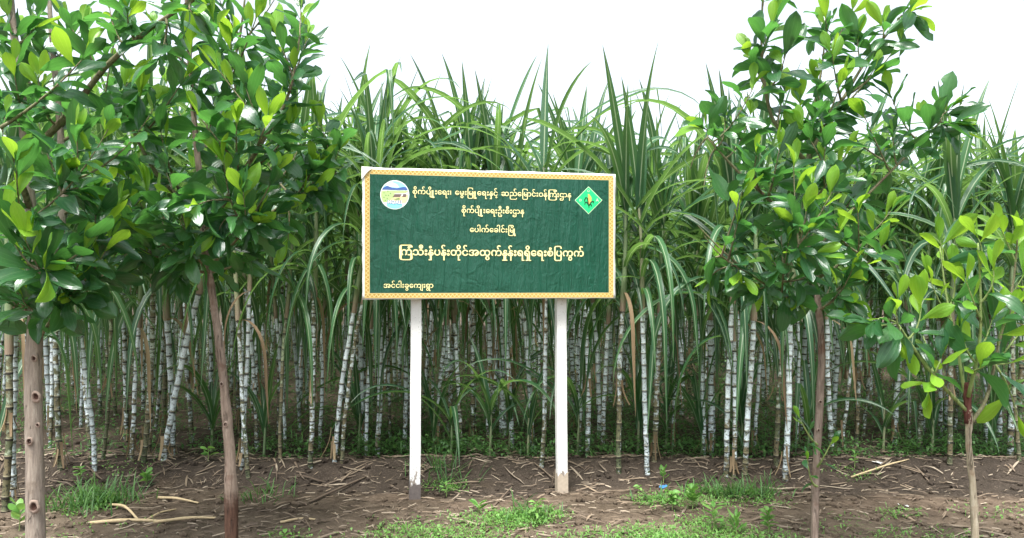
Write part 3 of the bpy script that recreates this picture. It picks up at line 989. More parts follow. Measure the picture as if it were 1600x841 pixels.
# the front stalks, read off the photograph: base pixel, top x at the photograph's row 480, depth offset
LM = [(55, 'the pale trunk at the left edge'), (362, 'the brown leaning trunk'), (648, 'the left white sign post'),
      (882, 'the right white sign post'), (1278, 'the thin reddish trunk'), (1515, 'the pruned pale sapling stem')]
FRONT = [(8, 800, 30), (20, 790, 34), (95, 738, 78), (78, 700, 88), (148, 728, 130), (160, 720, 186), (140, 700, 120), (206, 722, 218), (198, 690, 205),
         (224, 722, 250), (232, 712, 236), (256, 722, 292), (268, 715, 278), (300, 690, 296), (388, 738, 366), (378, 728, 392), (402, 705, 398), (437, 722, 428),
         (446, 700, 440), (486, 728, 492), (500, 700, 512), (522, 722, 541), (534, 724, 548), (572, 712, 584), (590, 712, 604), (610, 690, 606), (632, 700, 640),
         (684, 700, 690), (700, 690, 706), (738, 690, 742), (720, 700, 716), (762, 690, 770), (800, 700, 796), (846, 728, 862), (832, 700, 830), (905, 705, 908), (918, 712, 926), (940, 702, 950),
         (967, 738, 970), (1012, 732, 1002), (1022, 722, 1030), (1052, 700, 1056), (1098, 712, 1094), (1112, 712, 1106), (1134, 738, 1128), (1146, 738, 1150), (1164, 736, 1174),
         (1178, 710, 1186), (1212, 740, 1214), (1226, 736, 1250), (1244, 700, 1258), (1300, 706, 1290), (1314, 700, 1340), (1338, 696, 1346), (1398, 694, 1402), (1420, 690, 1416),
         (1436, 706, 1446), (1484, 724, 1478), (1470, 690, 1468), (1540, 700, 1546), (1578, 716, 1582), (1592, 722, 1586), (1560, 700, 1556)]
names_ord = ['first', 'second', 'third', 'fourth', 'fifth', 'sixth', 'seventh', 'eighth', 'ninth', 'tenth', 'eleventh', 'twelfth', 'thirteenth', 'fourteenth', 'fifteenth', 'sixteenth', 'seventeenth']
cnt = {}
n_cane = 0
for (px, py, tx) in sorted(FRONT):
    Y = CAM_H * F / (py - HY)
    z0 = gz((px - 800) / F * Y, Y, False)
    for _ in range(3):
        Y = (CAM_H - z0) * F / (py - HY); z0 = gz((px - 800) / F * Y, Y, False)
    x = (px - 800) / F * Y
    ztop = CAM_H - (480 - HY) / F * Y - z0
    lean = ((tx - px) / F * Y / ztop, rng.uniform(-0.05, 0.06))
    ref = None
    for (lx, nm) in LM:
        if lx <= px: ref = nm
    if ref is None:
        lab = 'thick white-ringed sugarcane, %s from the left edge of the photograph' % names_ord[cnt.get(0, 0)]
        cnt[0] = cnt.get(0, 0) + 1
    else:
        lab = 'front-row white-ringed sugarcane, %s to the right of %s' % (names_ord[cnt.get(ref, 0)], ref)
        cnt[ref] = cnt.get(ref, 0) + 1
    near = py > 695
    make_cane(x, Y, lean, lab, 'sugarcane along the front of the field', None if py < 770 else 0.024, rng.uniform(1.15, 1.5), None, rng, True)
    n_cane += 1

# the rows behind, still one thing per stalk
ZONES = [(-999, 'left of the pale knotted trunk'), (55, 'between the pale knotted trunk and the bent brown trunk'), (362, 'between the bent brown trunk and the left sign post'),
         (648, 'seen between the two white sign posts'), (882, 'between the right sign post and the thin reddish trunk'), (1278, 'between the thin reddish trunk and the pruned sapling'),
         (1515, 'right of the pruned sapling')]
for ry, num in ((7.3, 46), (8.5, 52), (9.7, 52), (10.9, 50), (12.0, 50)):
    half = ry * 800 / F + 0.4
    for i in range(num):
        if n_cane >= 300: break
        sx = -half + 2 * half * ((i // 3) + rng.uniform(0.15, 0.85)) / (num / 3)
        x = sx + rng.uniform(-0.10, 0.10); y = ry + rng.uniform(-0.22, 0.22)
        px = 800 + x / y * F
        zn = [z for z in ZONES if z[0] <= px][-1][1]
        make_cane(x, y, (rng.uniform(-0.16, 0.22), rng.uniform(-0.10, 0.10)), 'sugarcane behind the front row, ' + zn,
                  'sugarcane behind the front row, ' + zn, None, None, rng.randint(15, 18))
        n_cane += 1

# leafy young shoots without a cane yet, at the foot of the front stools
tc_ = {}
for (px, py) in [(330, 700), (412, 712), (560, 700), (676, 705), (704, 710), (765, 708), (796, 696), (824, 708), (902, 705),
                 (996, 705), (1040, 696), (1096, 708), (1158, 700), (1262, 700), (1380, 700), (1456, 705), (1548, 705)]:
    Y = CAM_H * F / (py - HY); x = (px - 800) / F * Y; z0 = gz(x, Y, False)
    ref = [nm for (lx, nm) in LM if lx <= px][-1]
    k_ = tc_.get(ref, 0); tc_[ref] = k_ + 1
    t = thing('cane_shoot', 'low leafy cane shoot, %s to the right of %s' % (names_ord[k_], ref), 'sugarcane', (x, Y, z0), 0, 'low cane shoots along the front of the field')
    base = Matrix.Translation((x, Y, z0))
    V, Fc, U = tube([Vector((0, 0, -0.04)), Vector((0.01, 0, 0.2)), Vector((0.015, 0.01, 0.42))], [0.013, 0.011, 0.006], 6, False)
    obj('leaf_sheath', mesh('leaf_sheath', V, Fc, U, True, M['sheath']), t)
    for k in range(rng.randint(6, 9)):
        kind = rng.choice(['erect', 'arch', 'arch', 'erect', 'hang'])
        for tr_ in range(6):
            loc = Matrix.Translation((0.008, 0.004, rng.uniform(0.08, 0.40))) @ Matrix.Rotation(rng.uniform(0, 6.28), 4, 'Z') @ Matrix.Scale(rng.uniform(0.55, 0.95), 4)
            lm = rng.choice(blades[kind])
            if blade_ok(lm, base @ loc):
                o = obj('leaf', lm, t); o.matrix_basis = loc
                break

# the rest of the field: one mass
culms, tops, dry = MB(), MB(), MB()
y = 13.1
while y < 27:
    half = y * 800 / F + 1.0
    x = -half
    while x < half:
        xx, yy = x + rng.uniform(-0.1, 0.1), y + rng.uniform(-0.25, 0.25)
        Hc = rng.uniform(1.1, 1.5)
        if y < 17:
            path, rr, vv = culm_geo(Hc, rng.uniform(0.018, 0.024), (rng.uniform(-0.08, 0.12), rng.uniform(-0.05, 0.05)), 0, 5, 2)
            off = Vector((xx, yy, 0))
            V, Fc, U = tube([p + off for p in path], rr, 5, False, vv)
            culms.add(V, Fc, U)
            end = path[-1] + off
        else:
            end = Vector((xx, yy, Hc))
        hh = top_h(xx, yy) + 0.1
        for k in range(12):
            f = k / 11
            kind = kind_at(f, rng)
            L, W, a0, dr, ea = leaf_params(kind, rng)
            V, Fc, U = blade_mesh('l', L, W * 1.15, a0, dr, rng.uniform(-1, 1), 7, 2, None, None, rng, ea)
            a = rng.uniform(0, 6.28); ca, sa = math.cos(a), math.sin(a)
            zb = end.z + (hh - end.z) * f
            V = [(end.x + v.x * ca - v.y * sa, end.y + v.x * sa + v.y * ca, zb + v.z) for v in V]
            (dry if kind == 'dry' else tops).add(V, Fc, U)
        x += rng.uniform(0.18, 0.34)
    y += 0.95
o = thing('sugarcane_field', 'mass of farther sugarcane filling the field behind the countable rows', 'sugarcane')
o['kind'] = 'stuff'
for mb_, nm, mt in ((culms, 'stalks', 'culm'), (tops, 'leaves', 'cane_leaf'), (dry, 'dry_leaves', 'cane_dry')):
    q = mb_.build(nm, M[mt], o); q['kind'] = 'stuff'

# ------------------------------------------------------------------ broad-leaved trees
def phyllode(seed, bite=False, curl=0.3, width=0.34, fat=0.0):
    r = random.Random(seed)
    segs, cols = 9, 4
    V, U, Fc = [], [], []
    sick = r.uniform(-0.22, 0.22)
    cup = r.uniform(-0.1, 0.7)
    wav = r.uniform(0.0, 0.055); ph = r.uniform(0, 6)
    bend = r.uniform(-0.3, curl + 0.15)
    tw = r.uniform(-1.0, 1.0)
    x = z = 0.0
    ang = 0.0
    for i in range(segs + 1):
        t = i / segs
        if t < 0.06: w = 0.012
        else:
            q = (t - 0.06) / 0.94
            w = width * 0.5 * (math.sin(math.pi * q ** (1.10 + fat)) ** 0.68) if q < 1 else 0.004
            w = max(w, 0.006)
        lat = sick * (t * t - t)
        for c in range(cols + 1):
            k = 2 * c / cols - 1
            ww = w
            if bite and c in (0, cols) and ((i * 7 + c * 3 + seed) % 5 == 0) and 1 < i < segs - 1: ww *= 0.55
            yy = lat + k * ww
            zz = z + abs(k) ** 1.5 * ww * cup + wav * math.sin(7 * t + ph + 3 * k) * abs(k)
            a = tw * t
            V.append(Vector((x, yy * math.cos(a) - (zz - z) * math.sin(a), z + yy * math.sin(a) + (zz - z) * math.cos(a))))
            U.append((c / cols, t))
        x += math.cos(ang) / segs; z -= math.sin(ang) / segs
        ang += 2.2 * bend / segs
    n1 = cols + 1
    for i in range(segs):
        for c in range(cols):
            Fc.append((i * n1 + c, i * n1 + c + 1, (i + 1) * n1 + c + 1, (i + 1) * n1 + c))
    return V, Fc, U
LEAF, YOUNG = [], []
for k in range(26):
    V, Fc, U = phyllode(100 + k, k % 3 == 0, 0.5, rng.uniform(0.28, 0.42), rng.uniform(0.0, 0.5))
    LEAF.append(mesh('leaf', V, Fc, U, True, M['phyllode']))
for k in range(12):
    V, Fc, U = phyllode(300 + k, False, 0.2, rng.uniform(0.34, 0.48), rng.uniform(0.2, 0.7))
    YOUNG.append(mesh('young_leaf', V, Fc, U, True, M['phyllode_young']))

def leaf_matrix(pos, d, size, roll, r):
    """leaf along d (x axis), its face turned mostly upward then rolled"""
    d = d.normalized()
    up = Vector((0, 0, 1))
    s = up.cross(d)
    if s.length < 0.05: s = Vector((r.uniform(-1, 1), r.uniform(-1, 1), 0))
    s.normalize()
    n = d.cross(s)
    m = Matrix((d, s, n)).transposed()
    m = Quaternion(d, roll).to_matrix() @ m
    return Matrix.Translation(pos) @ m.to_4x4() @ Matrix.Scale(size, 4)

class Tree:
    def __init__(self, name, label, base_px, Y, bark, group=None):
        self.Y = Y
        b = at(base_px, 841, Y); b.z = gz(b.x, Y, False) - 0.02
        self.o = thing(name, label, 'tree', b, 0, group)
        self.b = b
        self.bark = bark
        self.skel = []          # (point, radius) available for twigs
        self.leaves = []        # (matrix world, mesh)
    def stem(self, pts, radii, name='trunk', n=6, sides=12, rough=0.25, mat=None, seed=0, skel=True):
        P = spline([Vector(p) for p in pts], n)
        m = len(P) - 1
        rr = []
        for i in range(len(P)):
            t = i / m * (len(radii) - 1); k = min(int(t), len(radii) - 2)
            rr.append(radii[k] + (radii[k + 1] - radii[k]) * (t - k))
        if skel: self.skel += [(p, r) for p, r in zip(P, rr)][n // 2:]
        V, Fc, U = tube([p - self.b for p in P], rr, sides, True, None, rough, seed)
        return obj(name, mesh(name, V, Fc, U, True, mat or self.bark), self.o)
    def twig(self, tip, r, nleaf, size, young=0.25, zmin=0.0, start=None, green=False, droop=0.0, yfrom=0.72):
        best, bd = None, 1e9
        for (p, rad) in (self.skel if start is None else [(Vector(start), 0.01)]):
            if p.z < zmin and start is None: continue
            h = math.hypot(tip.x - p.x, tip.y - p.y)
            want = tip.z - 0.15 - 0.55 * h
            d = h + 1.2 * abs(p.z - want)
            if d < bd: best, bd = (p, rad), d
        p, rad = best
        out = Vector((tip.x - p.x, tip.y - p.y, 0))
        ctrl = p + out * 0.55 + Vector((0, 0, (tip.z - p.z) * 0.28)) + Vector((r.uniform(-.04, .04), r.uniform(-.04, .04), r.uniform(-.03, .05)))
        L = (tip - p).length
        n = 7
        path = [(1 - t) ** 2 * p + 2 * t * (1 - t) * ctrl + t * t * tip for t in [i / n for i in range(n + 1)]]
        r0 = min(rad * 0.7, 0.004 + 0.008 * L)
        V, Fc, U = tube([q - self.b for q in path], [r0 * (1 - t / n) + 0.0022 for t in range(n + 1)], 6, False)
        obj('branch', mesh('branch', V, Fc, U, True, M['twig_green'] if green else M['twig']), self.o)
        if start is None and L > 0.35: self.skel += [(q, 0.006) for q in path[2:5]]
        a = r.uniform(0, 6.28)
        fmin = 0.25 if L > 0.5 else 0.1
        for k in range(nleaf):
            f = fmin + (1 - fmin) * (k + r.uniform(0.1, 0.9)) / nleaf
            i = min(int(f * n), n - 1)
            q = path[i].lerp(path[i + 1], f * n - i)
            d = (path[i + 1] - path[i]).normalized()
            a += 2.4
            ax = d.cross(Vector((0.3, 0.2, 1))).normalized()
            side = Quaternion(d, a) @ ax
            spread = r.uniform(0.5, 1.15) if f < 0.85 else r.uniform(0.2, 0.7)
            ld = d * math.cos(spread) + side * math.sin(spread) + Vector((0, 0, (0.25 if f > 0.7 else -0.15) - droop + r.uniform(-0.25, 0.15)))
            is_y = f > yfrom and r.random() < young * 2.4
            s = size * r.uniform(0.6, 1.3) * (0.8 if is_y else 1.0)
            self.leaves.append((leaf_matrix(q, ld, s, r.uniform(-1.1, 1.1), r), r.choice(YOUNG) if is_y else r.choice(LEAF)))
        # terminal shoot
        d = (path[-1] - path[-2]).normalized()
        for k in range(2 if young > 0.05 else 1):
            ld = d + Vector((r.uniform(-.35, .35), r.uniform(-.35, .35), r.uniform(0.1, 0.5)))
            yy = r.random() < young * 2.5
            self.leaves.append((leaf_matrix(tip, ld, size * r.uniform(0.45, 0.8), r.uniform(-1.5, 1.5), r), r.choice(YOUNG if yy else LEAF)))
    def inner(self, n, r, size, box):
        """older leaves carried deep in the crown"""
        pts = [p for p, _ in self.skel]
        for _ in range(n):
            p = r.choice(pts)
            if p.z < box: continue
            q = p + Vector((r.gauss(0, .02), r.gauss(0, .02), r.gauss(0, .02)))
            ld = Vector((r.gauss(0, 1), r.gauss(0, 1), r.uniform(-0.9, 0.5)))
            self.leaves.append((leaf_matrix(q, ld, size * r.uniform(0.7, 1.15), r.uniform(-1.2, 1.2), r), r.choice(LEAF)))
    def finish(self, limit=300):
        keep = []
        for m, me in self.leaves:
            tip = m @ Vector((1, 0, 0)); p0 = m.translation
            if hits_sign(tip) or hits_sign(p0): continue
            keep.append((m, me))
        keep.sort(key=lambda a: a[0].translation.y / a[0].to_scale().x)
        inv = Matrix.Translation(-self.b)
        for m, me in keep[:limit]:
            o = obj(me.name.split('.')[0], me, self.o)
            o.matrix_basis = inv @ m
        rest = keep[limit:]
        for src, nm, mt in ((LEAF, 'foliage', 'phyllode'), (YOUNG, 'young_foliage', 'phyllode_young')):
            mb = MB()
            for m, me in rest:
                if me not in src: continue
                mm = inv @ m
                mb.add([mm @ v.co for v in me.vertices], [tuple(p.vertices) for p in me.polygons],
                       UVC.setdefault(me.name, uv_by_vertex(me)))
            if mb.v:
                q = mb.build(nm, M[mt], self.o); q['kind'] = 'stuff'
    def scar(self, px, py, Yoff, rad, trunk):
        """knot left by a cut branch: a raised rim round a dark hollow"""
        p = at(px, py, self.Y + Yoff)
        V, Fc, SU = [], [], []
        prof = [(1.25, 0.002), (1.05, 0.010), (0.8, 0.011), (0.55, 0.002), (0.0001, -0.001)]
        n = 12
        for (rr, h) in prof:
            for k in range(n):
                a = 2 * math.pi * k / n
                SU.append((rr, 0.0))
                w = 1 + 0.45 * mnoise.noise(Vector((math.cos(a) * 2 + px, math.sin(a) * 2, py)))
                V.append((p.x - self.b.x + rad * rr * w * math.cos(a), p.y - self.b.y - h, p.z - self.b.z + 1.2 * rad * rr * w * math.sin(a)))
        for i in range(len(prof) - 1):
            for k in range(n):
                k2 = (k + 1) % n
                Fc.append((i * n + k, i * n + k2, (i + 1) * n + k2, (i + 1) * n + k))
        obj('branch_scar', mesh('branch_scar', V, Fc, SU, True, M['scar']), trunk)
UVC = {}
def uv_by_vertex(me):
    out = [(0, 0)] * len(me.vertices)
    ul = me.uv_layers[0].data
    for l in me.loops: out[l.vertex_index] = tuple(ul[l.index].uv)
    return out

tr = random.Random(77)
# --- tree at the left edge
T = Tree('acacia_tree', 'leafy tree with pale knotted trunk at the left edge of the photograph', 56, 4.1, M['bark_pale'], 'young broad-leaved trees in front of the cane')
tk = T.stem([T.b + Vector((0.004, 0, -0.1)), at(54, 720, 4.1), at(52, 600, 4.1), at(55, 480, 4.12), at(50, 400, 4.15), at(40, 220, 4.2), at(26, 90, 4.22), at(16, -10, 4.25), at(14, -110, 4.25)],
            [0.049, 0.046, 0.043, 0.040, 0.034, 0.027, 0.021, 0.017, 0.012], sides=16, rough=0.14, seed=3)
for (px, py, rd) in ((57, 620, 0.022), (47, 690, 0.016), (54, 792, 0.026), (60, 664, 0.010), (54, 560, 0.014)): T.scar(px, py, -0.046 if py > 550 else -0.043, rd, tk)
T.stem([at(52, 440, 4.12), at(85, 400, 4.3), at(100, 300, 4.4), at(92, 180, 4.42), at(80, 50, 4.45), at(74, -60, 4.45)], [0.026, 0.024, 0.021, 0.018, 0.014, 0.01], 'limb', seed=5)
T.stem([at(46, 240, 4.18), at(110, 175, 4.1), at(165, 105, 4.0), at(235, 45, 3.9), at(310, -5, 3.85)], [0.02, 0.018, 0.015, 0.012, 0.008], 'limb', seed=6, mat=M['twig'])
T.stem([at(48, 330, 4.18), at(20, 250, 3.9), at(-20, 180, 3.7)], [0.018, 0.015, 0.01], 'limb', seed=7, mat=M['twig'])
for (px, py, Y) in [(25, 255, 3.5), (55, 345, 3.6), (130, 395, 3.7), (40, 375, 3.5), (110, 470, 3.8), (35, 465, 3.7), (170, 200, 3.7), (120, 215, 3.6), (60, 120, 4.0), (100, 30, 4.0),
                    (140, 80, 3.8), (60, 30, 4.3), (20, 100, 4.0), (10, 180, 3.8), (130, 300, 3.8), (185, 320, 3.8), (90, 280, 3.7), (70, 420, 3.6), (150, 430, 3.9), (20, 420, 3.9),
                    (200, 20, 3.8), (250, 90, 3.8), (300, 20, 3.8), (0, 330, 3.6), (120, 150, 4.4), (170, 0, 4.0), (40, 60, 4.5), (-40, 100, 4.0), (-60, 250, 3.9), (-50, 400, 3.9),
                    (150, 350, 4.5), (90, 230, 4.8), (200, 130, 4.5), (60, 190, 4.7), (130, 40, 4.7), (30, 300, 4.7), (210, 240, 4.4), (240, 170, 3.9), (80, 350, 4.6), (0, 60, 4.5), (230, 300, 4.3), (160, 270, 4.2), (190, 400, 4.2), (150, 300, 3.9), (170, 380, 3.8), (100, 440, 4.3), (60, 470, 4.2), (200, 350, 4.5), (180, 60, 4.4), (10, 20, 4.2)]:
    T.twig(at(px, py, Y), tr, tr.randint(8, 11), 0.215 if Y > 3.65 else 0.25, 0.2 if Y > 3.65 else 0.3, 1.15)
T.inner(130, tr, 0.21, 1.40)
T.finish()

# --- left tree with the bent brown trunk
T = Tree('acacia_tree', 'leafy tree on a bent brown trunk left of the signboard', 362, 4.2, M['bark_brown'], 'young broad-leaved trees in front of the cane')
tk = T.stem([T.b + Vector((0.0, 0, -0.1)), at(361, 780, 4.2), at(358, 700, 4.2), at(351, 610, 4.2), at(343, 540, 4.2), at(332, 460, 4.22), at(320, 390, 4.25), at(312, 280, 4.3), at(300, 150, 4.35), at(292, 20, 4.4), at(290, -80, 4.4)],
            [0.038, 0.035, 0.029, 0.024, 0.022, 0.020, 0.019, 0.017, 0.014, 0.011, 0.008], sides=16, rough=0.30, seed=11)
T.scar(353, 663, -0.027, 0.012, tk)
T.scar(347, 600, -0.024, 0.010, tk)
T.stem([at(318, 370, 4.25), at(360, 300, 4.1), at(405, 230, 4.0), at(450, 150, 4.0), at(468, 60, 4.0)], [0.016, 0.014, 0.011, 0.008, 0.005], 'limb', seed=12, mat=M['twig'])
T.stem([at(318, 380, 4.25), at(390, 350, 4.3), at(460, 310, 4.35), at(520, 260, 4.4)], [0.014, 0.012, 0.009, 0.005], 'limb', seed=13, mat=M['twig'])
T.stem([at(316, 330, 4.27), at(260, 290, 4.2), at(215, 220, 4.1), at(190, 150, 4.1)], [0.014, 0.012, 0.009, 0.005], 'limb', seed=14, mat=M['twig'])
T.stem([at(308, 230, 4.32), at(345, 160, 4.5), at(372, 70, 4.6), at(385, -20, 4.6)], [0.012, 0.010, 0.008, 0.005], 'limb', seed=15, mat=M['twig'])
for (px, py, Y) in [(470, 15, 4.1), (432, 55, 4.0), (462, 100, 4.0), (405, 15, 4.3), (362, 60, 4.2), (385, 140, 3.9), (342, 110, 4.0), (330, 20, 4.3), (300, 60, 4.1), (270, 5, 4.2), (445, 145, 4.1),
                    (455, 195, 4.1), (420, 185, 3.8), (370, 190, 3.8), (530, 235, 4.3), (545, 268, 4.3), (492, 258, 4.2), (482, 300, 4.2), (430, 270, 3.9), (442, 330, 4.1), (400, 350, 4.0),
                    (380, 300, 3.8), (350, 255, 3.8), (310, 180, 3.8), (290, 120, 4.0), (310, 320, 3.7), (340, 365, 3.9), (280, 340, 3.8), (260, 270, 3.8), (240, 370, 4.0), (205, 380, 4.1),
                    (230, 300, 3.9), (250, 200, 3.9), (220, 150, 4.0), (190, 330, 4.1), (300, 395, 4.0), (380, 385, 4.2), (450, 375, 4.3), (410, 230, 4.6), (240, 40, 4.4), (350, 200, 4.8),
                    (300, 250, 4.8), (400, 300, 4.8), (260, 130, 4.8), (420, 100, 4.7), (330, 330, 4.8), (250, 330, 4.7), (370, 110, 4.8), (470, 220, 4.6), (340, -10, 4.5), (440, -20, 4.5), (250, 400, 4.3), (200, 420, 4.4), (350, 410, 4.4), (410, 395, 4.4), (290, 420, 4.4), (510, 300, 4.4), (500, 190, 4.3), (480, 60, 4.3), (200, 280, 4.4), (160, 350, 4.5)]:
    T.twig(at(px, py, Y), tr, tr.randint(8, 11), 0.215, 0.26, 1.55)
T.inner(130, tr, 0.21, 1.62)
T.finish()

# --- right tree
T = Tree('acacia_tree', 'tall leafy tree on a thin reddish trunk right of the signboard', 1272, 4.25, M['bark_red'], 'young broad-leaved trees in front of the cane')
tk = T.stem([T.b + Vector((0, 0, -0.1)), at(1274, 760, 4.25), at(1280, 640, 4.25), at(1284, 540, 4.25), at(1276, 460, 4.27), at(1266, 390, 4.3), at(1263, 290, 4.3), at(1262, 250, 4.3)],
            [0.022, 0.021, 0.020, 0.019, 0.018, 0.017, 0.015, 0.013], sides=14, rough=0.35, seed=21)
T.scar(1281, 628, -0.021, 0.009, tk)
T.scar(1278, 672, -0.021, 0.007, tk)
T.stem([at(1262, 255, 4.3), at(1235, 225, 4.25), at(1205, 180, 4.2), at(1192, 110, 4.2), at(1190, 50, 4.2), at(1193, -30, 4.2)], [0.013, 0.011, 0.010, 0.008, 0.006, 0.004], 'limb', seed=22, mat=M['twig'])
T.stem([at(1262, 255, 4.3), at(1285, 200, 4.4), at(1320, 150, 4.4), at(1350, 100, 4.4), at(1385, 55, 4.4), at(1408, 25, 4.4)], [0.014, 0.012, 0.010, 0.008, 0.006, 0.004], 'limb', seed=23, mat=M['twig'])
T.stem([at(1266, 400, 4.3), at(1310, 350, 4.3), at(1370, 290, 4.3), at(1430, 230, 4.35), at(1470, 190, 4.35)], [0.011, 0.009, 0.007, 0.006, 0.004], 'limb', seed=24, mat=M['twig'])
T.stem([at(1266, 380, 4.3), at(1210, 320, 4.2), at(1150, 265, 4.15), at(1105, 215, 4.15)], [0.011, 0.009, 0.007, 0.004], 'limb', seed=25, mat=M['twig'])
T.stem([at(1262, 260, 4.3), at(1268, 190, 4.5), at(1285, 100, 4.55), at(1290, 30, 4.55)], [0.011, 0.009, 0.006, 0.004], 'limb', seed=26, mat=M['twig'])
for (px, py, Y) in [(1192, -25, 4.2), (1210, 32, 4.15), (1172, 85, 4.2), (1228, 82, 4.1), (1290, 30, 4.5), (1300, 85, 4.3), (1340, 62, 4.4), (1380, 42, 4.4), (1422, 20, 4.4), (1408, 62, 4.4), (1392, 150, 4.3),
                    (1178, 135, 4.1), (1172, 180, 4.2), (1132, 182, 4.15), (1102, 202, 4.15), (1090, 238, 4.1), (1078, 265, 4.15), (1100, 290, 4.1), (1090, 352, 4.1), (1100, 368, 4.0), (1118, 402, 4.1),
                    (1112, 432, 4.2), (1155, 425, 4.0), (1185, 452, 4.1), (1240, 470, 4.1), (1182, 242, 3.9), (1218, 232, 4.0), (1322, 240, 4.1), (1395, 212, 4.3), (1448, 186, 4.4), (1484, 172, 4.35), (1490, 195, 4.3),
                    (1392, 330, 4.1), (1382, 382, 4.1), (1332, 420, 4.0), (1320, 470, 4.1), (1232, 380, 3.9), (1152, 350, 3.95), (1160, 300, 3.9),
                    (1260, 330, 3.8), (1300, 300, 3.8), (1340, 330, 3.85), (1280, 400, 3.85), (1250, 160, 4.2), (1240, 260, 3.85), (1350, 180, 4.2), (1300, 180, 4.6), (1200, 300, 4.6), (1340, 270, 4.7), (1240, 330, 4.7), (1380, 250, 4.5), (1210, 410, 4.5), (1300, 440, 4.5), (1255, 200, 4.1), (1275, 130, 4.3), (1315, 125, 4.2), (1225, 140, 4.3), (1270, 290, 4.0), (1310, 360, 4.0), (1220, 350, 4.1), (1260, 430, 4.0), (1290, 230, 4.1), (1200, 60, 4.3), (1365, 110, 4.3), (1330, 20, 4.5)]:
    up = py < 160
    T.twig(at(px, py, Y), tr, tr.randint(8, 10) if up else tr.randint(7, 9), 0.20, 0.26, 1.35)
T.inner(110, tr, 0.19, 1.55)
# small leafy sprout low on the trunk
for (px, py) in ((1250, 655), (1262, 720), (1300, 690)):
    T.twig(at(px, py, 4.1), tr, 3, 0.11, 0.2, 0, at(1277, py + 40, 4.24), True, 0.15)
T.finish()

# --- pruned sapling at the right
T = Tree('acacia_sapling', 'small pruned sapling with big fresh leaves at the right edge', 1526, 4.15, M['bark_grey'], 'young broad-leaved trees in front of the cane')
tk = T.stem([T.b + Vector((0, 0, -0.1)), at(1522, 790, 4.15), at(1517, 730, 4.15), at(1513, 690, 4.15), at(1514, 650, 4.15), at(1512, 640, 4.15)], [0.021, 0.019, 0.017, 0.0165, 0.017, 0.019], sides=12, rough=0.4, seed=31)
T.stem([at(1512, 662, 4.15), at(1512, 630, 4.15), at(1513, 598, 4.15)], [0.0165, 0.0195, 0.0185], 'cut_stub', 5, 12, 0.5, M['bark_raw'], 33)
G = M['twig_green']
T.stem([at(1508, 640, 4.14), at(1470, 600, 4.05), at(1435, 555, 4.0), at(1402, 505, 3.95)], [0.010, 0.009, 0.008, 0.005], 'shoot', seed=34, mat=G)
T.stem([at(1510, 630, 4.16), at(1495, 540, 4.2), at(1480, 470, 4.2), at(1468, 385, 4.2)], [0.010, 0.008, 0.006, 0.004], 'shoot', seed=35, mat=G)
T.stem([at(1513, 620, 4.13), at(1530, 540, 4.0), at(1532, 460, 3.95), at(1528, 380, 3.9)], [0.010, 0.008, 0.006, 0.004], 'shoot', seed=36, mat=G)
T.stem([at(1518, 660, 4.15), at(1542, 620, 4.2), at(1560, 540, 4.2), at(1582, 450, 4.2), at(1590, 370, 4.2)], [0.011, 0.010, 0.008, 0.006, 0.004], 'shoot', seed=37, mat=M['twig'])
for (px, py, Y) in [(1402, 470, 3.9), (1372, 500, 3.9), (1355, 508, 3.9), (1408, 540, 3.95), (1440, 470, 3.95), (1468, 375, 4.2), (1450, 430, 4.1), (1490, 430, 4.2), (1528, 372, 3.9), (1552, 420, 3.9), (1510, 440, 3.9),
                    (1590, 365, 4.2), (1565, 360, 4.2), (1600, 430, 4.1), (1580, 490, 4.1), (1550, 500, 4.0), (1500, 510, 4.0), (1470, 560, 4.0), (1450, 610, 4.0), (1600, 560, 4.2), (1590, 650, 4.2), (1545, 570, 3.9), (1440, 520, 4.2), (1610, 500, 4.3), (1520, 545, 4.3)]:
    T.twig(at(px, py, Y), tr, tr.randint(3, 5), 0.24, 0.42 if py < 500 else 0.14, 1.0, None, True, 0.0, 0.35)
T.finish()

# ------------------------------------------------------------------ ground cover
def small_leaf(p, d, L, W, bend=0.6):
    d = d.normalized()
    s = d.cross(Vector((0, 0, 1)))
    if s.length < 0.05: s = Vector((1, 0, 0))
    s.normalize()
    q1 = p + d * L * 0.5 + Vector((0, 0, L * 0.05)); q2 = p + d * L + Vector((0, 0, -L * bend * 0.4))
    return [p, q1 - s * W * 0.5, q1 + s * W * 0.5, q2], [(0, 1, 2), (1, 3, 2)], [(0.5, 0), (0.1, 0.5), (0.9, 0.5), (0.5, 1)]

gr = random.Random(9)
def gpt(px, py):
    Y = CAM_H * F / (py - HY)
    x = (px - 800) / F * Y
    return Vector((x, Y, gz(x, Y)))

